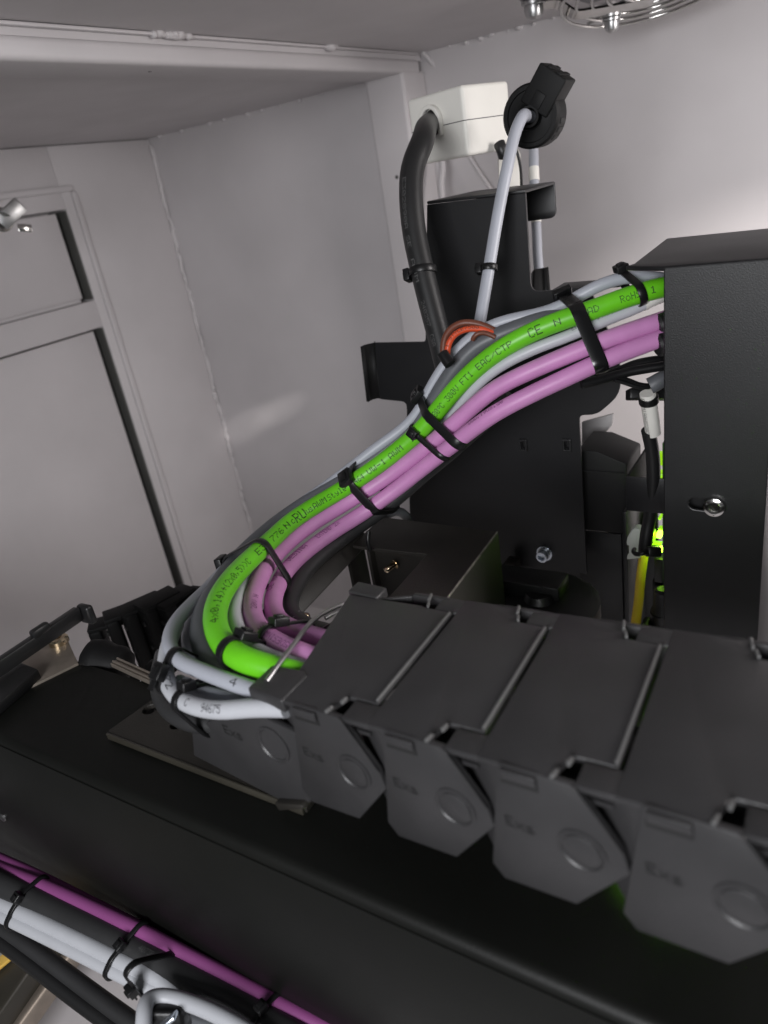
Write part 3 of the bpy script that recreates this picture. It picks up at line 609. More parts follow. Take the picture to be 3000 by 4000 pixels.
print_on(green, [('4x0,14)+(2x0,5))C', (872, 2480), (966, 2205)), ('E3', (978, 2186), (1015, 2152)), ('776', (1034, 2130), (1083, 2088)), ('N', (1090, 2080), (1108, 2064)),
    ('c', (1119, 2055), (1130, 2045)), ('us', (1178, 2010), (1206, 1990)), ('AWM', (1212, 1987), (1262, 1953)), ('Style', (1272, 1948), (1356, 1898)), ('464', (1382, 1880), (1428, 1852)),
    ('VW-1', (1438, 1845), (1512, 1792)), ('AWM', (1522, 1786), (1578, 1738)), ('II', (1612, 1708), (1634, 1690)), ('B', (1674, 1646), (1690, 1626)), ('80°C', (1697, 1616), (1740, 1560)),
    ('300V', (1748, 1553), (1796, 1500)), ('FT1', (1806, 1490), (1850, 1448)), ('EAC/CTP', (1868, 1432), (2008, 1336)), ('N', (2168, 1262), (2196, 1250)),
    ('/AD', (2262, 1228), (2338, 1202)), ('RoHS', (2410, 1174), (2492, 1147)), ('1', (2528, 1136), (2546, 1131))], 'ink', .0041)
print_on(green, [('RU', (1132, 2044), (1176, 2012))], 'ink', .0066); print_on(green, [('CE', (2060, 1306), (2114, 1284))], 'ink', .0060)
for run_ in (('DESINA', (1128, 2222), (1200, 2152)), ('EXTEND 2x', (1232, 2128), (1330, 2060)), ('CE N/', (1070, 2340), (1092, 2270))): print_on(pink2, [run_], 'ink_violet', .0036, phi=.75)
print_on(pink2, [('www.igus.de', (1850, 1676), (1990, 1582))], 'ink_violet', .0030, phi=.95)
print_on(pink1, [('DESINA CE N', (1040, 2212), (1160, 2090)), ('CE', (992, 2325), (1000, 2295))], 'ink_violet', .0032, phi=1.15)
print_on(pink1, [('05DESINA CE', (1178, 2556), (1030, 2478)), ('20V N', (985, 2420), (985, 2350))], 'ink_violet', .0032, phi=-.3)
print_on(glow, [('E17 CU', (2240, 1305), (2310, 1275)), ('14', (2330, 1265), (2352, 1256)), ('A 0', (2380, 1245), (2425, 1228))], 'ink_dark', .0026, phi=.95)
print_on(wlow, [('C', (745, 2754), (760, 2758)), ('94675', (805, 2770), (890, 2774))], 'ink_dark', .0036, phi=.1)
print_on(wlow, [('72', (655, 2668), (680, 2715))], 'ink_dark', .0034, phi=.1)
print_on(gtop, [('4', (925, 2672), (945, 2680))], 'ink_dark', .0036, phi=.1)

ALLR = [green, pink1, pink2, glow, gtop]
GT = 'ties on the main bundle'
tie('black tie next to the tall box, around green and light grey cable', [green, gtop], green, (2500, 1146), .0046, (2440, 1035), group=GT, tilt=.12, hs=.95)
tie('wide black tie with a bright reflection across the bundle, left of the tall box', ALLR, glow, (2280, 1290), .0082, (2160, 1165), group=GT, tilt=.0, hs=.85, mat='black_gloss')
tie('black tie at the narrow waist of the bundle, head up and left', [green, pink1, pink2, gtop, dkh], green, (1690, 1628), .0060, (1590, 1560), group=GT, tilt=.10)
tie('small black tie around the pink cables just below the waist tie', [green, pink1, pink2], green, (1632, 1692), .0036, (1590, 1730), group=GT, tilt=.22)
tie('black tie in the middle of the sloping bundle with its tail hanging down', [green, pink1, pink2, dkh, und], green, (1385, 1880), .0062, (1220, 1905), group=GT, tilt=.05, yaw=-.5)
tie('black tie at the top of the left bend, spiky head outside', [green, pink1, pink2, dkh], green, (1015, 2150), .0064, (850, 2215), group=GT, tilt=.0, tail=.006)
tie('black tie around the green cable at the bottom of the bend', [green, glow], green, (905, 2548), .0046, (955, 2485), group=GT, tilt=.1)
tie('black tie holding the two pink cables at the bottom of the bend', [pink1, pink2], pink1, (1050, 2500), .0044, (1085, 2400), group=GT, tilt=.15)
tie('brownish black tie around the outer grey loop at far left', [gtop, wlow, c2], gtop, (692, 2575), .0044, (600, 2610), group=GT, tilt=.2, tail=.006)
tie('black tie on the lowest white cable loop with a pointed tail', [wlow, lav, dlo], wlow, (712, 2738), .0036, (715, 2655), group=GT, tilt=.1)
# loose strap under the middle tie
st = cable('tie_strap', [(1440, 2075, .50), (1437, 2110, .50), (1446, 2150, .502)], .0016, 'black_nylon', sig=.002, seg=8, label='short black strap end hanging below the middle tie', cat='strap')

# brown and orange-red wires looping out behind the bundle
bw = cable('brown_wire', [(1960, 1310, .462), (1915, 1284, .463), (1862, 1264, .465), (1802, 1262, .467), (1755, 1290, .468), (1734, 1335, .469), (1732, 1385, .470)], .0022, 'brown_pvc', sig=.002, seg=14, label='brown wire forming the outer arch behind the green cable', cat='wire')
ow = cable('orange_wire', [(1930, 1305, .4615), (1880, 1286, .4615), (1820, 1286, .462), (1775, 1308, .463), (1752, 1345, .464), (1746, 1395, .466)], .0020, 'orange_pvc', sig=.002, seg=14, label='orange red wire with black print under the brown arch', cat='wire')
print_on(ow, [('I STYLE7500', (1748, 1370), (1870, 1284))], 'ink', .0022, phi=.5)
b2 = cable('brown_wire', [(1935, 1318, .459), (1895, 1300, .459), (1858, 1305, .459), (1846, 1328, .462)], .0015, 'brown_pvc', sig=.002, seg=12, label='short thin brown wire curling under the orange one', cat='wire')
fe = cable('ferrule', [(1728, 1380, .463), (1742, 1402, .462), (1758, 1424, .461)], .0036, 'black_nylon', sig=0, seg=14, label='small black ferrule where the orange wire ends', cat='ferrule')

# ================================================================ tall black box at the right
YF = .400
fl = onY(2592, 1300, YF); xl_ = fl[0]; ztop = onY(2588, 1042, YF)[2]; xr_ = onY(2978, 2200, YF)[0]; zbot = onY(2610, 2520, YF)[2] - .05
ylid = onZ(2603, 931, ztop)[1]
bx = thing('control_box', 'tall matt black sheet metal box at the right edge, with one screw in a slot', 'box', ((xl_ + xr_) / 2, YF + .04, zbot))
# front cover with keyhole slot
sa, sb_ = onY(2716, 1968, YF), onY(2790, 1978, YF)
def slot_pts(a, b, r, n=10):
    d = unit(b - a); s = V3(-d[2], 0, d[0])
    return [b + (d * math.cos(t) + s * math.sin(t)) * r for t in np.linspace(-math.pi / 2, math.pi / 2, n)] + \
           [a + (-d * math.cos(t) - s * math.sin(t)) * r for t in np.linspace(-math.pi / 2, math.pi / 2, n)]
sp = slot_pts(sa, sb_, .0036)
plate('front_cover', [V3(xl_, YF, zbot), V3(xr_, YF, zbot), V3(xr_, YF, ztop - .0005), V3(xl_, YF, ztop - .0005)], [sp], (0, .0022, 0), 'black_powder', bx, .0007)
wbox('edge_fold', xl_ + .0003, xl_ + .0022, YF + .0024, YF + .012, zbot, ztop - .0035, 'black_powder', bx, .0006)
xlid = onZ(2478, 1026, ztop)[0]
prism('lid', [V3(xl_ - .0005, YF + .0005, ztop), V3(xr_, YF + .0005, ztop), V3(xr_, ylid, ztop), onZ(2603, 931, ztop), onZ(2474, 1030, ztop), V3(xl_ - .022, YF + .012, ztop)], (0, 0, -.0025), 'black_powder', bx, .0009, 3)
wbox('side_panel', xr_ - .0022, xr_ - .0002, YF + .0024, ylid, zbot, ztop - .003, 'black_powder', bx, .0005)
wbox('back_panel', xl_ + .010, xr_ - .0025, ylid - .003, ylid - .001, zbot, ztop - .003, 'black_powder', bx)
wbox('slot_backing', xl_ + .012, xr_ - .004, YF + .010, YF + .011, onY(2750, 2080, YF)[2], onY(2750, 1880, YF)[2], 'black_satin', bx)
wbox('inner_panel', xl_ + .016, xl_ + .018, YF + .014, ylid - .004, zbot, ztop - .003, 'black_powder', bx)
scw = onY(2792, 1976, YF)
sc = lathe('screw', scw + V3(0, .002, 0), (0, -1, 0), [(.0030, -.004), (.0030, .002), (.0061, .0021), (.0061, .0032), (.0054, .0048), (.0036, .0056), (.0033, .0056), (.0030, .0036), (.0005, .0034)], 'chrome', bx, 36)
for k in range(3):
    aa = .5 + k * 2.1; lathe('hex_mark', scw + V3(.0042 * math.cos(aa), -.0031, .0042 * math.sin(aa)), (0, -1, 0), [(.0006, 0), (.0004, .0003)], 'ink_grey', sc, 8)

# ================================================================ upright bracket behind the bundle
YBk = .520
def bk(px, py): return onY(px, py, YBk)
def corner(a, b, c, r, n=5):
    a, b, c = map(np.asarray, (a, b, c)); u = unit(a - b); v = unit(c - b); out = []
    p0, p1 = b + u * r, b + v * r
    for t in np.linspace(0, 1, n): out.append((1 - t) ** 2 * p0 + 2 * t * (1 - t) * b + t ** 2 * p1)
    return out
def rounded(pts, rads, n=5):
    out = []
    for i, (p, r) in enumerate(zip(pts, rads)):
        out += [p] if r <= 0 else corner(pts[i - 1], p, pts[(i + 1) % len(pts)], r, n)
    return out
bp = [bk(1668, 800), bk(2052, 755), bk(2074, 1142), bk(2300, 1120), bk(2420, 1400), bk(2425, 1540), bk(2332, 1620), bk(2262, 1622), bk(2292, 2242), bk(1930, 2198), bk(1605, 2150), bk(1588, 1570), bk(1470, 1558), bk(1448, 1340), bk(1662, 1336)]
bp = rounded(bp, [0, 0, .007, .003, .006, .010, .006, .004, .001, 0, .002, .005, .006, .002, .003])
holes = []
sl_px = [(2046, 1737), (2216, 1737)]
for sx, sy in sl_px:
    c = bk(sx, sy); holes.append([c + V3(a * .0016, 0, b * .0032) for a, b in ((-1, -1), (1, -1), (1, 1), (-1, 1))])
brk = thing('upright_bracket', 'black sheet metal upright bracket with a hooked top behind the cable bundle', 'bracket', bk(1950, 2200))
plate('plate', bp, holes, (0, .0022, 0), 'black_powder', brk, .0004)
tl, trp = bk(1668, 800), bk(2052, 755); zt = (tl[2] + trp[2]) / 2 + .0
prism('top_flange', [tl + V3(0, 0, .0002), trp + V3(.0, 0, .0002), trp + V3(.0, .060, .0002), tl + V3(.012, .060, .0002)], (0, 0, .0022), 'black_powder', brk, .0006)
lipz = onY(2180, 850, YBk + .060)[2]
prism('lip', rounded([trp + V3(0, .060, .002), tl + V3(.012, .060, .002), V3(tl[0] + .012, YBk + .060, lipz), V3(trp[0], YBk + .060, lipz)], [.001, 0, .004, .006]), (0, .002, 0), 'black_powder', brk, .0005)
# rolled wing on the left and right
wl0, wl1 = bk(1456, 1342), bk(1478, 1556)
rr_ = .006
vs = []; fs = []
prof = [(0, 0)] + [(-rr_ * math.sin(t), -rr_ * (1 - math.cos(t))) for t in np.linspace(0, math.pi / 2, 8)] + [(-rr_, -rr_ - .004)]
for (x, y) in prof:
    for p in (wl0, wl1):
        vs.append(p + V3(x + .002, y, 0))
n = len(prof); fs = [(2 * i, 2 * i + 1, 2 * i + 3, 2 * i + 2) for i in range(n - 1)]
wing = raw('rolled_wing', vs, fs, 'matt_black', brk, 60); m = wing.modifiers.new('thick', 'SOLIDIFY'); m.thickness = .0022; m.offset = 1
for k, (sx, sy) in enumerate(sl_px):
    c = bk(sx, sy)
    wbox('slot_back', c[0] - .004, c[0] + .004, YBk + .004, YBk + .005, c[2] - .006, c[2] + .006, 'black_satin', brk)
    plate('slot_bridge', [c + V3(a * .0034, -.0004, b * .0052) for a, b in ((-1, -1), (1, -1), (1, 1), (-1, 1))], [[c + V3(a * .0017 , -.0004, b * .0034) for a, b in ((-1, -1), (1, -1), (1, 1), (-1, 1))]], (0, -.0022, 0), 'black_powder', brk, .0006)
wbox('edge_ledge', bk(2150, 1130)[0], bk(2420, 1200)[0], YBk + .0025, YBk + .03, bk(2200, 1140)[2], bk(2200, 1132)[2], 'black_powder', brk, .0004)
c = bk(2128, 2160)
sc = thing('socket_screw', 'zinc plated socket cap screw with washer at the foot of the upright bracket', 'screw', c - V3(0, .004, .007))
lathe('washer', c - V3(0, .0002, 0), (0, -1, 0), [(.0068, 0), (.0068, .0012), (.003, .0013)], 'zinc', sc, 32)
lathe('spring_washer', c - V3(0, .0016, 0), (0, -1, 0), [(.0056, 0), (.0056, .0016), (.003, .0017)], 'brushed_steel', sc, 32)
hd = lathe('head', c - V3(0, .0033, 0), (0, -1, 0), [(.0050, 0), (.0050, .0048), (.0044, .0054), (.0030, .0054), (.0027, .0025), (.0003, .0022)], 'zinc', sc, 30, 25)

# ---------------------------------------------------------------- column, block and strap to the right of the bracket
YC = .545
col = thing('column', 'matt black square column behind the bracket at the right', 'column', onY(2350, 2450, YC) - V3(0, 0, .03))
x0, x1 = onY(2262, 2200, YC)[0], onY(2430, 2200, YC)[0]
wbox('front_panel', x0, x1, YC, YC + .003, onY(2350, 2560, YC)[2], onY(2430, 2090, YC)[2], 'black_powder', col, .0006)
wbox('side_panel', x1 - .001, x1 + .001, YC + .0035, YC + .05, onY(2350, 2560, YC)[2], onY(2430, 2092, YC)[2], 'black_powder', col, .0004)
blk = thing('motor_block', 'dark block with sloped top sitting behind the bracket', 'motor', onY(2350, 2088, .54))
zb_, ym = onY(2400, 2084, .535)[2], .535
pz0 = [onY(2268, 1740, ym + .01), onY(2345, 1745, ym + .01), onY(2448, 1812, ym), onY(2452, 2030, ym), V3(onY(2452, 2030, ym)[0] - .004, ym, zb_), V3(x0, ym, zb_)]
pz0 = [V3(p[0], ym, p[2]) for p in pz0]
prism('housing', pz0, (0, .045, 0), 'matt_black', blk, .0015)
wbox('ridge', x0, onY(2440, 1880, ym)[0], ym - .0012, ym - .0002, onY(2400, 1845, ym)[2] - .0006, onY(2400, 1845, ym)[2] + .0006, 'black_satin', blk)
pla = prism('pale_gusset', [onY(2272, 1650, .60), onY(2395, 1618, .60), onY(2390, 1660, .60), onY(2300, 1775, .60), onY(2272, 1790, .60)], (0, .004, 0), 'gusset_grey', None, .0005)
tag(pla, 'slanted grey metal gusset seen below the bracket wing', 'gusset')
# strap bracket
YS2 = .480
sx0, sx1 = onY(2444, 1930, YS2)[0], onY(2640, 1930, YS2)[0]; sz0, sz1 = onY(2500, 2000, YS2)[2], onY(2500, 1866, YS2)[2]
strap = thing('strap_bracket', 'flat black strap bracket crossing between the column and the tall box', 'bracket', ((sx0 + sx1) / 2, YS2 + .03, sz0))
wbox('front_bar', sx0, sx1, YS2, YS2 + .002, sz0, sz1, 'black_powder', strap, .0007)
d2 = onZ(2600, 1640, sz1) if False else None
prism('side_bar', [V3(sx0 + .0002, YS2 + .0025, sz1), V3(sx0 + .0002, YS2 + .085, sz1), V3(sx0 + .0002, YS2 + .085, sz0), V3(sx0 + .0002, YS2 + .0025, sz0)], (.002, 0, 0), 'matt_black', strap, .0006)
post = tag(wbox('channel_post', onY(2437, 2200, .50)[0], onY(2452, 2200, .50)[0], .50, .56, .60, onY(2440, 2000, .50)[2], 'black_powder', None, .0006), 'narrow black channel edge beside the yellow cable', 'post')
bpn = tag(wbox('rear_channel', onY(2452, 2200, .53)[0] - .022, onY(2556, 2200, .53)[0] - .002, .552, .556, .58, onY(2440, 1990, .55)[2], 'black_satin', None, .0005), 'black channel back plate behind the yellow cable', 'plate')
# circuit board with green lights
YPc = .505
pcb = thing('circuit_board', 'dark circuit board with glowing yellow green lights between strap and tall box', 'circuit board', onY(2590, 2330, YPc))
pcbx = onY(2612, 2000, YPc)[0]
prism('board', [V3(pcbx, YPc - .02, onY(2590, 2330, YPc)[2]), V3(pcbx, YPc + .05, onY(2590, 2330, YPc)[2]), V3(pcbx, YPc + .05, onY(2590, 1690, YPc)[2]), V3(pcbx, YPc - .02, onY(2590, 1690, YPc)[2])], (.0016, 0, 0), 'board_green', pcb)
def led(px, py, w, h, mat, y=YPc, name='indicator_light', d=.003):
    c = onY(px, py, y); return wbox(name, c[0] - w / 2, c[0] + w / 2, y - d, y + d, c[2] - h / 2, c[2] + h / 2, mat, pcb, .0004)
led(2576, 2087, .0034, .0034, 'led_glow'); led(2590, 2145, .0055, .0022, 'led_glow')
for (px, py, w, h) in ((2586, 1790, .004, .009), (2587, 1843, .0042, .0014), (2586, 1862, .0042, .0014), (2585, 1875, .0044, .0022), (2580, 2020, .0020, .0020), (2592, 2003, .003, .0008), (2585, 2062, .004, .0012), (2556, 2092, .0012, .0085), (2600, 2085, .0010, .0075), (2568, 2122, .0065, .0010), (2597, 2290, .0012, .003)):
    led(px, py, w, h, 'led_dim', YPc + .002)
ll = bpy.data.lights.new('green_led_lamp', 'POINT'); ll.energy = .010; ll.color = (.45, 1, .03); ll.shadow_soft_size = .002
lo = bpy.data.objects.new('green_led_lamp', ll); COL.objects.link(lo); lo.location = Vector(onY(2572, 2090, YPc - .008))
c = onY(2592, 2230, YPc); wbox('chip', c[0] - .006, c[0] + .002, YPc - .004, YPc + .01, c[2] - .012, c[2] + .012, 'black_satin', pcb, .0006)
c = onY(2584, 2310, YPc); wbox('connector', c[0] - .006, c[0] + .004, YPc - .004, YPc + .01, c[2] - .011, c[2] + .011, 'black_nylon', pcb, .0008)
cn = onY(2590, 2400, .47); t = thing('cable_plug', 'dark round plug below the circuit board', 'plug', cn - V3(0, 0, .025))
lathe('shell', cn - V3(0, 0, .03), (0, 0, 1), [(.0085, 0), (.0085, .034), (.0065, .038), (.0060, .050), (.004, .052)], 'black_rubber', t)
lathe('ring', cn + V3(0, 0, -.004), (0, 0, 1), [(.0091, 0), (.0091, .006), (.0085, .007)], 'black_nylon', t)
lathe('knob', onY(2535, 2430, .47), (0, -1, 0), [(.0045, 0), (.0045, .01), (.003, .012)], 'black_nylon', t)
sg_ = onZ(2600, 3560, ZG) + V3(0, .030, .012)  # unseen green lens and spot, added for the reflected glow on the beam
sl_ = thing('added_glow_light', 'added hidden green light making the glow under the drag chain at lower right', 'light', sg_ - V3(0, 0, .012))
lathe('lens', sg_ - V3(0, 0, .011), (0, 0, 1), [(.004, 0), (.004, .004), (.003, .006), (.001, .007)], 'led_glow', sl_, 16)
gl = bpy.data.lights.new('added_glow_lamp', 'SPOT'); gl.energy = 1.2; gl.spot_size = math.radians(125); gl.spot_blend = .8; gl.color = (.35, 1, .03); gl.shadow_soft_size = .003
go = bpy.data.objects.new('added_glow_lamp', gl); COL.objects.link(go); go.location = Vector(sg_ + V3(0, -.010, .004))
# yellow cable with white clip
yc = cable('yellow_cable', [(2520, 2120, .555), (2512, 2190, .553), (2502, 2260, .548), (2497, 2330, .543), (2488, 2400, .538), (2478, 2475, .533), (2470, 2560, .53)], .0035, 'yellow_pvc', seg=18, label='bright yellow cable hanging below the white clip')
wc = thing('cable_clip', 'white nylon clip holding the dark cable above the yellow one', 'clip', onY(2470, 2190, .49))
prof = [(2447, 2118), (2450, 2100), (2470, 2068), (2482, 2064), (2506, 2072), (2502, 2105), (2496, 2120), (2502, 2133), (2502, 2182), (2448, 2186), (2450, 2170), (2456, 2160), (2456, 2132), (2448, 2130)]
prism('body', [onY(x, y, .492) for x, y in prof], (0, .008, 0), 'white_nylon', wc, .0008, 2)
cp = cable('strap', [(2478, 2146, .512), (2476, 2158, .505), (2490, 2166, .50), (2515, 2160, .497), (2535, 2150, .50)], .0016, 'black_nylon', wc, sig=.001, seg=10)
obox('strap_head', P(2552, 2155, .498), (cr, cd, cf), (.0045, .0035, .004), 'black_nylon', wc, .001)
vc = cable('black_cable', [(2532, 1680, .480), (2548, 1760, .492), (2553, 1850, .503), (2548, 1940, .515), (2535, 2040, .525), (2522, 2110, .528), (2518, 2160, .532)], .0046, 'black_rubber', seg=18, label='black cable dropping out of the clear sleeve past the strap bracket')
vs_ = cable('shrink_sleeve', [(2530, 1535, .462), (2537, 1590, .468), (2546, 1650, .475), (2552, 1692, .481)], .0050, 'white_abs', seg=18, sig=.003, label='grey printed shrink sleeve on the dropping cable', cat='sleeve')
print_on(vs_, [('E11M19060228C', (2531, 1540), (2550, 1680))], 'ink_dark', .0026, phi=-.75)
g1 = cable('grey_boot', [(2620, 1470, .452), (2585, 1482, .452), (2555, 1500, .453), (2538, 1508, .454)], .0052, 'slate_pvc', sig=.002, label='dark grey cable stub entering the tall box below the pinks', cat='cable')
lathe('clamp_ring', P(2532, 1545, .464), unit(P(2537, 1590, .468) - P(2530, 1535, .462)), [(.0055, 0), (.0062, .001), (.0062, .005), (.0055, .006)], 'black_nylon', vs_.o)
t = thing('saddle_clamp', 'black saddle clamp around the sleeve beside the tall box', 'clamp', P(2540, 1545, .468))
obox('foot', P(2500, 1540, .474), (cr, cd, cf), (.008, .0035, .005), 'black_nylon', t, .001)
obox('foot', P(2580, 1535, .474), (cr, cd, cf), (.006, .0045, .005), 'black_nylon', t, .001)
for i, (pts, r, lab) in enumerate((
    ([(2620, 1425, .445), (2540, 1438, .447), (2460, 1452, .449), (2400, 1468, .45), (2330, 1488, .45), (2270, 1500, .45)], .0030, 'upper black sheathed wire below the lower pink cable'),
    ([(2620, 1402, .455), (2540, 1412, .455), (2480, 1425, .456), (2420, 1450, .457), (2340, 1480, .458)], .0032, 'second black wire behind the upper one below the pinks'),
    ([(2540, 1508, .452), (2495, 1503, .4515), (2460, 1488, .451), (2420, 1478, .45), (2370, 1482, .45)], .0016, 'thin black wire curving into the grey stub, upper'),
    ([(2536, 1512, .450), (2490, 1512, .4495), (2450, 1498, .4495), (2400, 1484, .449)], .0014, 'thin black wire curving into the grey stub, lower'))):
    cable('black_wire', pts, r, 'black_nylon', sig=.002, seg=12, label=lab, cat='wire')
for y, lab in ((1268, 'upper'), (1342, 'lower')):
    p = P(2592, y - 2, .425); ax_ = unit(P(2547, y, .425) - P(2592, y - 16, .425))
    g = lathe('cable_grommet', p, ax_, [(.0050, -.004), (.0072, -.003), (.0072, .003), (.0060, .0045), (.0054, .0046)], 'black_rubber'); tag(g, f'black rubber grommet where the {lab} pink cable enters the tall box', 'grommet')

# ================================================================ brown-black cover box under the bundle
A = P(1943, 2076, .500); ZK = A[2]
bL = onZ(1490, 2018, ZK); fR = onZ(1715, 2375, ZK); fL = onZ(1300, 2290, ZK)
xk1 = (A[0] + fR[0]) / 2
kb = thing('cover_box', 'dusty brown black folded steel cover with a cut-out, below the bundle', 'cover', V3(xk1 - .05, A[1] - .05, ZK - .09))
cut = [onZ(1432, 2138, ZK), onZ(1668, 2164, ZK), onZ(1520, 2330, ZK), onZ(1440, 2420, ZK), onZ(1350, 2400, ZK)]
plate('top', [A, bL, onZ(1432, 2138, ZK) + V3(-.012, 0, 0), cut[0], cut[1], cut[2], onZ(1475, 2395, ZK), fR], [], (0, 0, -.0025), 'dusty_black', kb, .0006)
dwn = V3(0, 0, -1)
sideA = [A + V3(.0006, 0, -.0008), A + V3(.0006, 0, -.085), fR + V3(.0006, 0, -.085), fR + V3(.0006, 0, -.0008)]
dy = unit(fR - A); L_ = np.linalg.norm(fR - A)
def sd(u, z): return A + dy * u * L_ + V3(.0006, 0, -z)
win = [sd(.33, .052), sd(.33, .085), sd(.62, .085), sd(.60, .050)]
plate('side', [sd(0, .0008), sd(0, .095), sd(1.05, .095), sd(1.05, .0008)], [[sd(.40, .045), sd(.40, .08), sd(.72, .08), sd(.72, .062)]], (-.0025, 0, 0), 'dusty_black', kb, .0005)
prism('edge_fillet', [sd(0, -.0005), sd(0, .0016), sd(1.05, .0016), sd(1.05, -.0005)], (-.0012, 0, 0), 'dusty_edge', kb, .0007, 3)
# recessed wall inside the cut-out
wy = cut[1][1] + .004
ra, rb = cut[0] + V3(-.004, .006, -.004), cut[1] + V3(.004, .006, -.004)
prism('inner_wall', [ra, rb, rb + dwn * .075, ra + dwn * .075], (0, .002, 0), 'dusty_black', kb)
prism('inner_leg', [cut[0] + V3(-.001, 0, -.0028), cut[0] + V3(.0016, 0, -.0028), cut[0] + V3(.0016, 0, -.075), cut[0] + V3(-.001, 0, -.075)], (0, .02, 0), 'dusty_black', kb, .0005)
prism('outer_leg', [cut[0] + V3(-.020, 0, -.010), cut[0] + V3(-.017, 0, -.010), cut[0] + V3(-.017, 0, -.085), cut[0] + V3(-.020, 0, -.085)], (0, .02, 0), 'dusty_black', kb, .0005)
c = onY(1545, 2202, ra[1] - .0005); s_ = lathe('stud', c, unit(V3(-.35, -1, -.1)), [(.0034, 0), (.0034, .001), (.0024, .0012), (.0024, .009), (.0016, .0098), (.0004, .0099)], 'gold_steel', kb, 18)
# diagonal arm left of the box
ar0, ar1 = P(1420, 2080, .53), P(1150, 2360, .475)
ad = unit(ar1 - ar0); an = unit(np.cross(ad, cf)); 
am = prism('diagonal_arm', [ar0 + an * .008, ar1 + ad * .08 + an * .008, ar1 + ad * .08 - an * .012, ar0 - an * .012], cf * .006, 'dusty_black', None, .001); tag(am, 'black diagonal steel arm running behind the lower pink cable', 'arm')
# dark pulley shape right of the box and small cable behind
c = onZ(2130, 2330, ZK - .030)
pl_ = thing('dark_pulley', 'very dark rounded pulley housing behind the drag chain', 'pulley', c - V3(0, 0, .03))
cc_ = P(2110, 2330, .53)
lathe('disc', cc_ + V3(0, 0, -.018), (0, 0, 1), [(.036, 0), (.042, .002), (.042, .014), (.036, .016), (.012, .0165), (.010, .022)], 'black_satin', pl_, 48)
obox('arm', cc_ + V3(-.03, .01, .004), (V3(1, 0, 0), V3(0, 1, 0), V3(0, 0, 1)), (.045, .012, .006), 'black_satin', pl_, .002)
rp = tag(wbox('added_partition', onY(1640, 2300, .60)[0], onY(2440, 2300, .60)[0], .600, .603, .55, onY(2000, 2100, .60)[2], 'black_satin'), 'added dark partition blocking the pale gap behind the pulley', 'partition')  # black sheet added to stop light slipping through under the bracket
sb2 = tag(wbox('spacer_block', onY(1968, 2250, .50)[0], onY(2012, 2250, .50)[0], .50, .515, onY(1990, 2400, .50)[2], onY(1990, 2205, .50)[2], 'dusty_black', None, .001), 'small dark spacer block right of the cover box', 'block')
sc_ = cable('grey_wire', [(1480, 2035, .56), (1530, 2000, .56), (1562, 1998, .565), (1590, 2020, .57), (1605, 2060, .575)], .0036, 'slate_pvc', sig=.003, label='short grey wire loop behind the cover box', cat='wire')
bsf = tag(obox('ball_stud', P(1185, 2420, .44), (cr, cd, cf), (.004, .004, .004), 'gold_steel', None, .002, 3), 'tiny brass coloured fitting beside the pink bend', 'fitting')
tag(lathe('ball_nut', P(1160, 2412, .43), unit(V3(.5, -.6, .3)), [(.004, 0), (.005, .001), (.005, .005), (.003, .006), (.003, .010)], 'brushed_steel', None, 6), 'tiny bright hex nut beside the brass coloured fitting', 'nut')

# ================================================================ white clamp box, ferrite ring, upper cables
zw = .545
E_top, E_bot = P(1802, 330, zw), P(1818, 618, zw)      # front vertical edge
fx = unit(P(1990, 296, zw + .028) - E_top); fx = unit(V3(fx[0], fx[1], 0)); fyl = unit(V3(-fx[1], fx[0], 0))
if (proj(E_top + fyl * .03)[0] > proj(E_top)[0]): fyl = -fyl
hW = E_top[2] - P(1810, 612, zw)[2]
def wl(px): # distance along left face for a pixel column at mid-height
    for k in range(1, 120):
        if proj(E_top + fyl * k * .001 + V3(0, 0, -.02))[0] < px: return k * .001
    return .05
LW = wl(1603)
def wr(px):
    for k in range(1, 160):
        if proj(E_top + fx * k * .001 + V3(0, 0, -.02))[0] > px: return k * .001
    return .06
RWd = wr(1993)
zb0 = E_top[2] - hW; zmid = E_top[2] - hW * .49
wb = thing('clamp_box', 'cream white plastic two-part clamp box with a round cable mouth, standing above the bracket', 'box', V3(E_top[0], E_top[1], zb0) + fx * RWd / 2 + fyl * LW / 2)
def wpt(a, b, z): q_ = V3(E_top[0], E_top[1], 0) + fx * a + fyl * b; q_[2] = z; return q_
def half(name, z0, z1, top):
    base = rounded([wpt(0, 0, z0), wpt(RWd, 0, z0), wpt(RWd, LW, z0), wpt(0, LW, z0)], [.0036] * 4, 7)
    bm = bmesh.new(); add_prism(bm, base, V3(0, 0, z1 - z0)); bmesh.ops.recalc_face_normals(bm, faces=bm.faces)
    zt_ = z1 if top else z0
    es = [e for e in bm.edges if all(abs(v.co.z - zt_) < 1e-6 for v in e.verts)]
    bmesh.ops.bevel(bm, geom=es, offset=.0030, segments=5, affect='EDGES', profile=.5)
    return from_bm(name, bm, 'white_abs', wb, 40)
half('upper_half', zmid, E_top[2], True); half('lower_half', zb0, zmid - .00005, False)
cr4 = [wpt(-.0001, -.0001, zmid - .0003), wpt(RWd + .0001, -.0001, zmid - .0003), wpt(RWd + .0001, LW + .0001, zmid - .0003), wpt(-.0001, LW + .0001, zmid - .0003)]
prism('seam', rounded(cr4, [.0036] * 4, 7), (0, 0, .0006), 'ink_dark', wb)
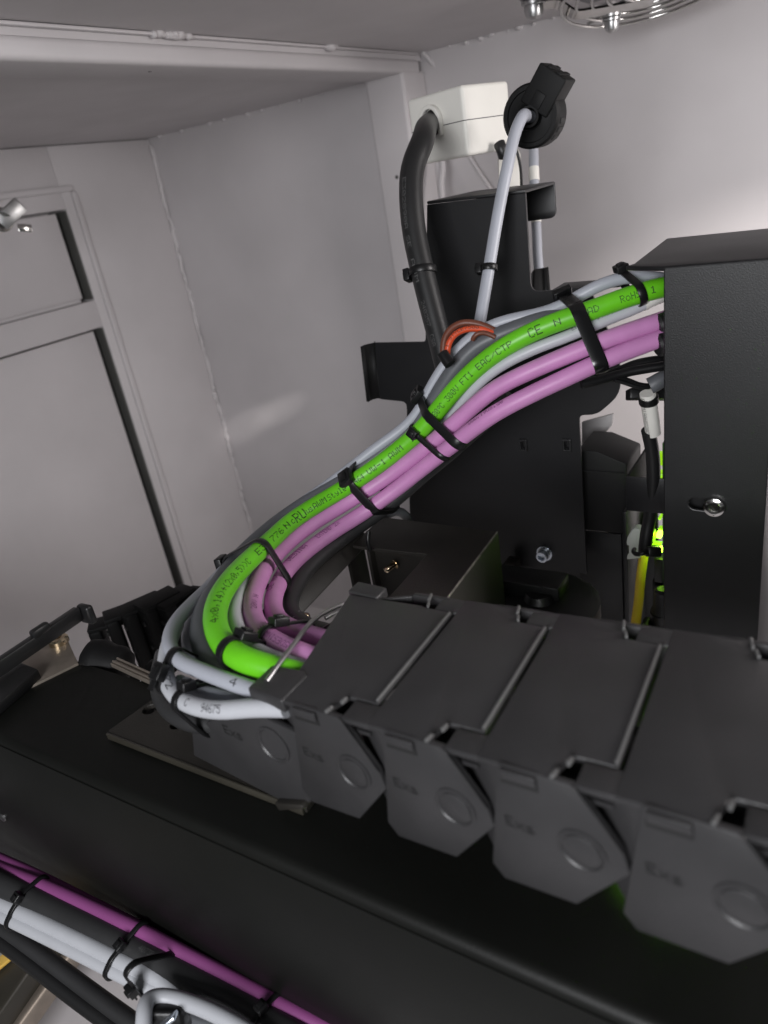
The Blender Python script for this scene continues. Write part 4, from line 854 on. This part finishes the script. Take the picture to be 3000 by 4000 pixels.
# cable mouth on the left face (normal = -fx)
mo = P(1700, 470, zw); 
tt = ((V3(E_top[0], E_top[1], 0) - CAM) @ fx) / (ray(1690, 475) @ fx); mc = CAM + tt * ray(1690, 475)
nf = -fx; uu = fyl; vv = V3(0, 0, 1)
Rm, Rm2 = .0088, .0120
arch = []
for R_ in (Rm2, Rm): arch.append([(R_ * math.cos(t), R_ * math.sin(t)) for t in np.linspace(0, math.pi, 18)])
outl = [(Rm2, -.011)] + arch[0] + [(-Rm2, -.006)]; inl = [(-Rm, -.006)] + arch[1][::-1] + [(Rm, -.011)]
prism('mouth_rim', [mc + nf * .0001 + uu * a * (-1 if proj(mc + uu)[0] > proj(mc)[0] else 1) * -1 + vv * b for a, b in outl + inl], nf * .0045, 'white_abs', wb, .0009, 3)
lathe('mouth', mc + nf * .0002 + vv * -.001, nf, [(Rm + .0006, 0), (Rm + .0006, .0004)], 'ink_chain', wb, 32)
for k in range(5): lathe('vent_nib', wpt(RWd * (.15 + .18 * k), LW * .5, E_top[2]), (0, 0, 1), [(.0012, 0), (.001, .0007), (.0004, .0009)], 'white_abs', wb, 10)
# thick black cable
tb = cable3('thick_black_cable', [mc - nf * .012 + vv * .002, mc + nf * .002 - vv * .001] + [P(*q_) for q_ in ((1648, 560, .508), (1610, 660, .502), (1606, 790, .500), (1620, 920, .500), (1648, 1050, .500), (1680, 1180, .500), (1712, 1300, .500), (1742, 1420, .500), (1765, 1520, .505), (1790, 1620, .512))], .0082, 'black_rubber', seg=28, sig=.006,
    label='thick black cable curving out of the white clamp box down behind the bundle')
print_on(tb, [('AWM', (1640, 1010), (1664, 1110)), ('240257', (1676, 1170), (1704, 1275)), ('CSA', (1712, 1300), (1728, 1355)), ('E302890A SE', (1612, 700), (1632, 980))], 'ink_grey', .0030, phi=-.62)
tie('black tie on the thick black cable against the upright bracket', [tb], tb, (1655, 1065), .0048, (1600, 1085), group='ties on the upper cables', hs=1.0, tilt=-.1)
# ferrite ring
fc = P(2068, 455, .512)
fn = unit(CAM - fc - cr * .24 + V3(0, 0, -.02)); fu = unit(np.cross(V3(0, 0, 1), fn)); fv = np.cross(fn, fu)
fer = thing('ferrite_clip', 'black snap-on ferrite ring with a square latch, grey cable through its centre', 'ferrite ring', fc - V3(0, 0, .026))
RO, RI, TH = .0208, .0076, .020
lathe('ring', fc - fn * TH, fn, [(RI, .001), (RI + .002, 0), (RO - .002, 0), (RO, .002), (RO, TH - .003), (RO - .0015, TH - .001), (RO - .004, TH - .0008), (RO - .0045, TH - .002), (RI + .004, TH - .0018), (RI + .0015, TH - .0006), (RI, TH - .002), (RI, .001)], 'matt_black', fer, 44, 35)
lu = unit(fu * .62 + fv * .78); lv = np.cross(fn, lu)
obox('latch', fc + lu * (RO - .003) - fn * TH * .5, (lu, lv, fn), (.0130, .0112, TH * .54), 'matt_black', fer, .0012, 3)
for k in (-1, 1):
    obox('latch_rib', fc + lu * (RO + .0103) + lv * k * .004 - fn * TH * .5, (lu, lv, fn), (.0008, .0018, TH * .50), 'matt_black', fer, .0004)
obox('inner_tab', fc + lu * (RI + .004) + fn * .0001, (lu, lv, fn), (.005, .004, .0018), 'matt_black', fer, .0006)
for k in range(3):
    a_ = -.3 - k * .28; d_ = unit(fu * math.cos(a_) + fv * math.sin(a_)); obox('side_window', fc + d_ * (RO + .0001) - fn * TH * .55, (d_, np.cross(fn, d_), fn), (.0006, .0018, .005), 'ink_chain', fer, .0003)
lathe('inner_sleeve', fc - fn * .010, fn, [(RI - .0006, 0), (RI - .0006, .0112), (RI - .0022, .0112), (RI - .0022, 0)], 'matt_black', fer, 30)
gw = cable3('grey_cable', [fc - fn * .03 + fu * -.002, fc - fn * .006 - fu * .003, P(2042, 452, .500), P(2012, 520, .496), P(1985, 640, .494), P(1960, 760, .494), P(1938, 880, .495), P(1918, 1000, .496), P(1898, 1120, .497), P(1878, 1240, .497), P(1858, 1350, .499)], .0041, 'grey_pvc', seg=20, sig=.004,
    label='light grey cable dropping from the ferrite ring in front of the bracket')
tie('black tie on the light grey cable in front of the bracket', [gw], gw, (1910, 1045), .0042, (1885, 1050), group='ties on the upper cables', tilt=.15, hs=.95)
vg = cable('grey_cable', [(2072, 470, 0.597), (2080, 520, 0.605), (2084, 580, 0.608), (2086, 680, 0.609), (2090, 800, 0.609), (2096, 900, 0.609), (2100, 1000, 0.608), (2106, 1075, 0.607), (2110, 1130, 0.607)], .0040, 'grey_pvc', seg=18, sig=.003, label='thin grey cable hanging straight down behind the hooked bracket top')
ws = cable('label_sleeve', [(2085, 655, 0.609), (2087, 708, 0.609)], .0043, 'white_abs', vg.o, sig=0, seg=18)
ws2 = cable('label_sleeve', [(2094, 855, 0.609), (2095, 872, 0.609)], .0043, 'white_abs', vg.o, sig=0, seg=18)
pb = thing('plug_boot', 'small black plug boot at the lower end of the thin grey cable', 'plug', P(2112, 1145, .60))
prism('boot', [P(x, y, .596) for x, y in ((2082, 1050), (2142, 1040), (2152, 1146), (2078, 1150))], cf * .014, 'black_rubber', pb, .002, 3)
prism('boot_face', [P(x, y, .5945) for x, y in ((2122, 1046), (2143, 1041), (2153, 1144), (2130, 1142))], cf * .0012, 'black_nylon', pb, .0005)
# flat white strip and thin black lead under the clamp box
fs_ = tag(prism('white_strip', [P(x, y, .66) for x, y in ((1946, 560), (2012, 560), (2034, 600), (2040, 730), (1950, 740))], cf * .004, 'white_abs', None, .001), 'flat white plastic strip standing between clamp box and bracket', 'strip')
cable('black_lead', [(1950, 560, .575), (1962, 590, .575), (1968, 610, .578)], .0045, 'black_rubber', sig=.001, label='short black cable stub under the right of the clamp box', cat='cable')
cable('thin_black_lead', [(2005, 560, .585), (2022, 600, .587), (2034, 660, .589), (2038, 760, .59)], .0012, 'black_rubber', sig=.003, seg=10, label='thin black lead down the right side of the white strip', cat='wire')

# ================================================================ fan guard at the ceiling
fg = thing('fan_guard', 'chrome wire fan guard with screws mounted under the ceiling at the top edge', 'fan guard', P(2400, 60, .70))
ZFn = P(2300, 98, .72)[2]
F0 = onZ(2210, 92, ZFn); fcx = onZ(2203, 92, ZFn) + .082 * V3(.857, .515, 0)
fgu = unit(V3(.857, .515, 0)); fgv = unit(V3(.515, -.857, .20)); fcx = fcx + V3(0, 0, .016)
def ring(R_, z, r):
    return [fcx + V3(0, 0, z) + (fgu * math.cos(t) + fgv * math.sin(t)) * R_ for t in np.linspace(0, 2 * math.pi, 65)]
for k, R_ in enumerate((.082, .068, .054, .040, .026)):
    vs, fs, _ = sweep(np.array(ring(R_, .0, .0012)), .0016, 10); raw('ring', vs, fs, 'chrome', fg, 60)
for a_ in (-.6, 1.0, 2.6, 4.2):
    d_ = fgu * math.cos(a_) + fgv * math.sin(a_); cable3('spoke', [fcx + d_ * .012 + V3(0, 0, .003), fcx + d_ * .084 + V3(0, 0, .003)], .0016, 'brushed_steel', fg, sig=0, seg=10)
wbox('frame', fcx[0] - .070, fcx[0] + .07, fcx[1] - .07, fcx[1] + .03, ZFn + .020, ZC - .0005, 'black_nylon', fg, .003)
p = [P(2100, 6, .70), P(2182, -4, .70), P(2210, 12, .70), P(2250, 38, .70), P(2300, 34, .70), P(2420, 14, .70), P(2560, -12, .70)]
pts_ = smooth_path(p, .003, .002); vs = []; fs = []
for q_ in pts_: vs += [q_ - cd * .0012, q_ + cd * .0012, q_ + cd * .0012 + cf * .012, q_ - cd * .0012 + cf * .012]
for i in range(len(pts_) - 1):
    for j in range(4): fs.append((i * 4 + j, i * 4 + (j + 1) % 4, (i + 1) * 4 + (j + 1) % 4, (i + 1) * 4 + j))
raw('tab', vs, fs, 'chrome', fg, 40)
for (px, py, s) in ((2086, 48, .95), (2390, 104, .72)):
    o_ = P(px, py, .70); lathe('screw', o_ + V3(0, 0, .014 * s), (0, 0, -1), [(.013 * s, 0), (.013 * s, .003 * s), (.010 * s, .0035 * s), (.012 * s, .0045 * s), (.012 * s, .0075 * s), (.0095 * s, .008 * s), (.0098 * s, .012 * s), (.008 * s, .018 * s), (.004 * s, .0205 * s)], 'brushed_steel', fg, 28)
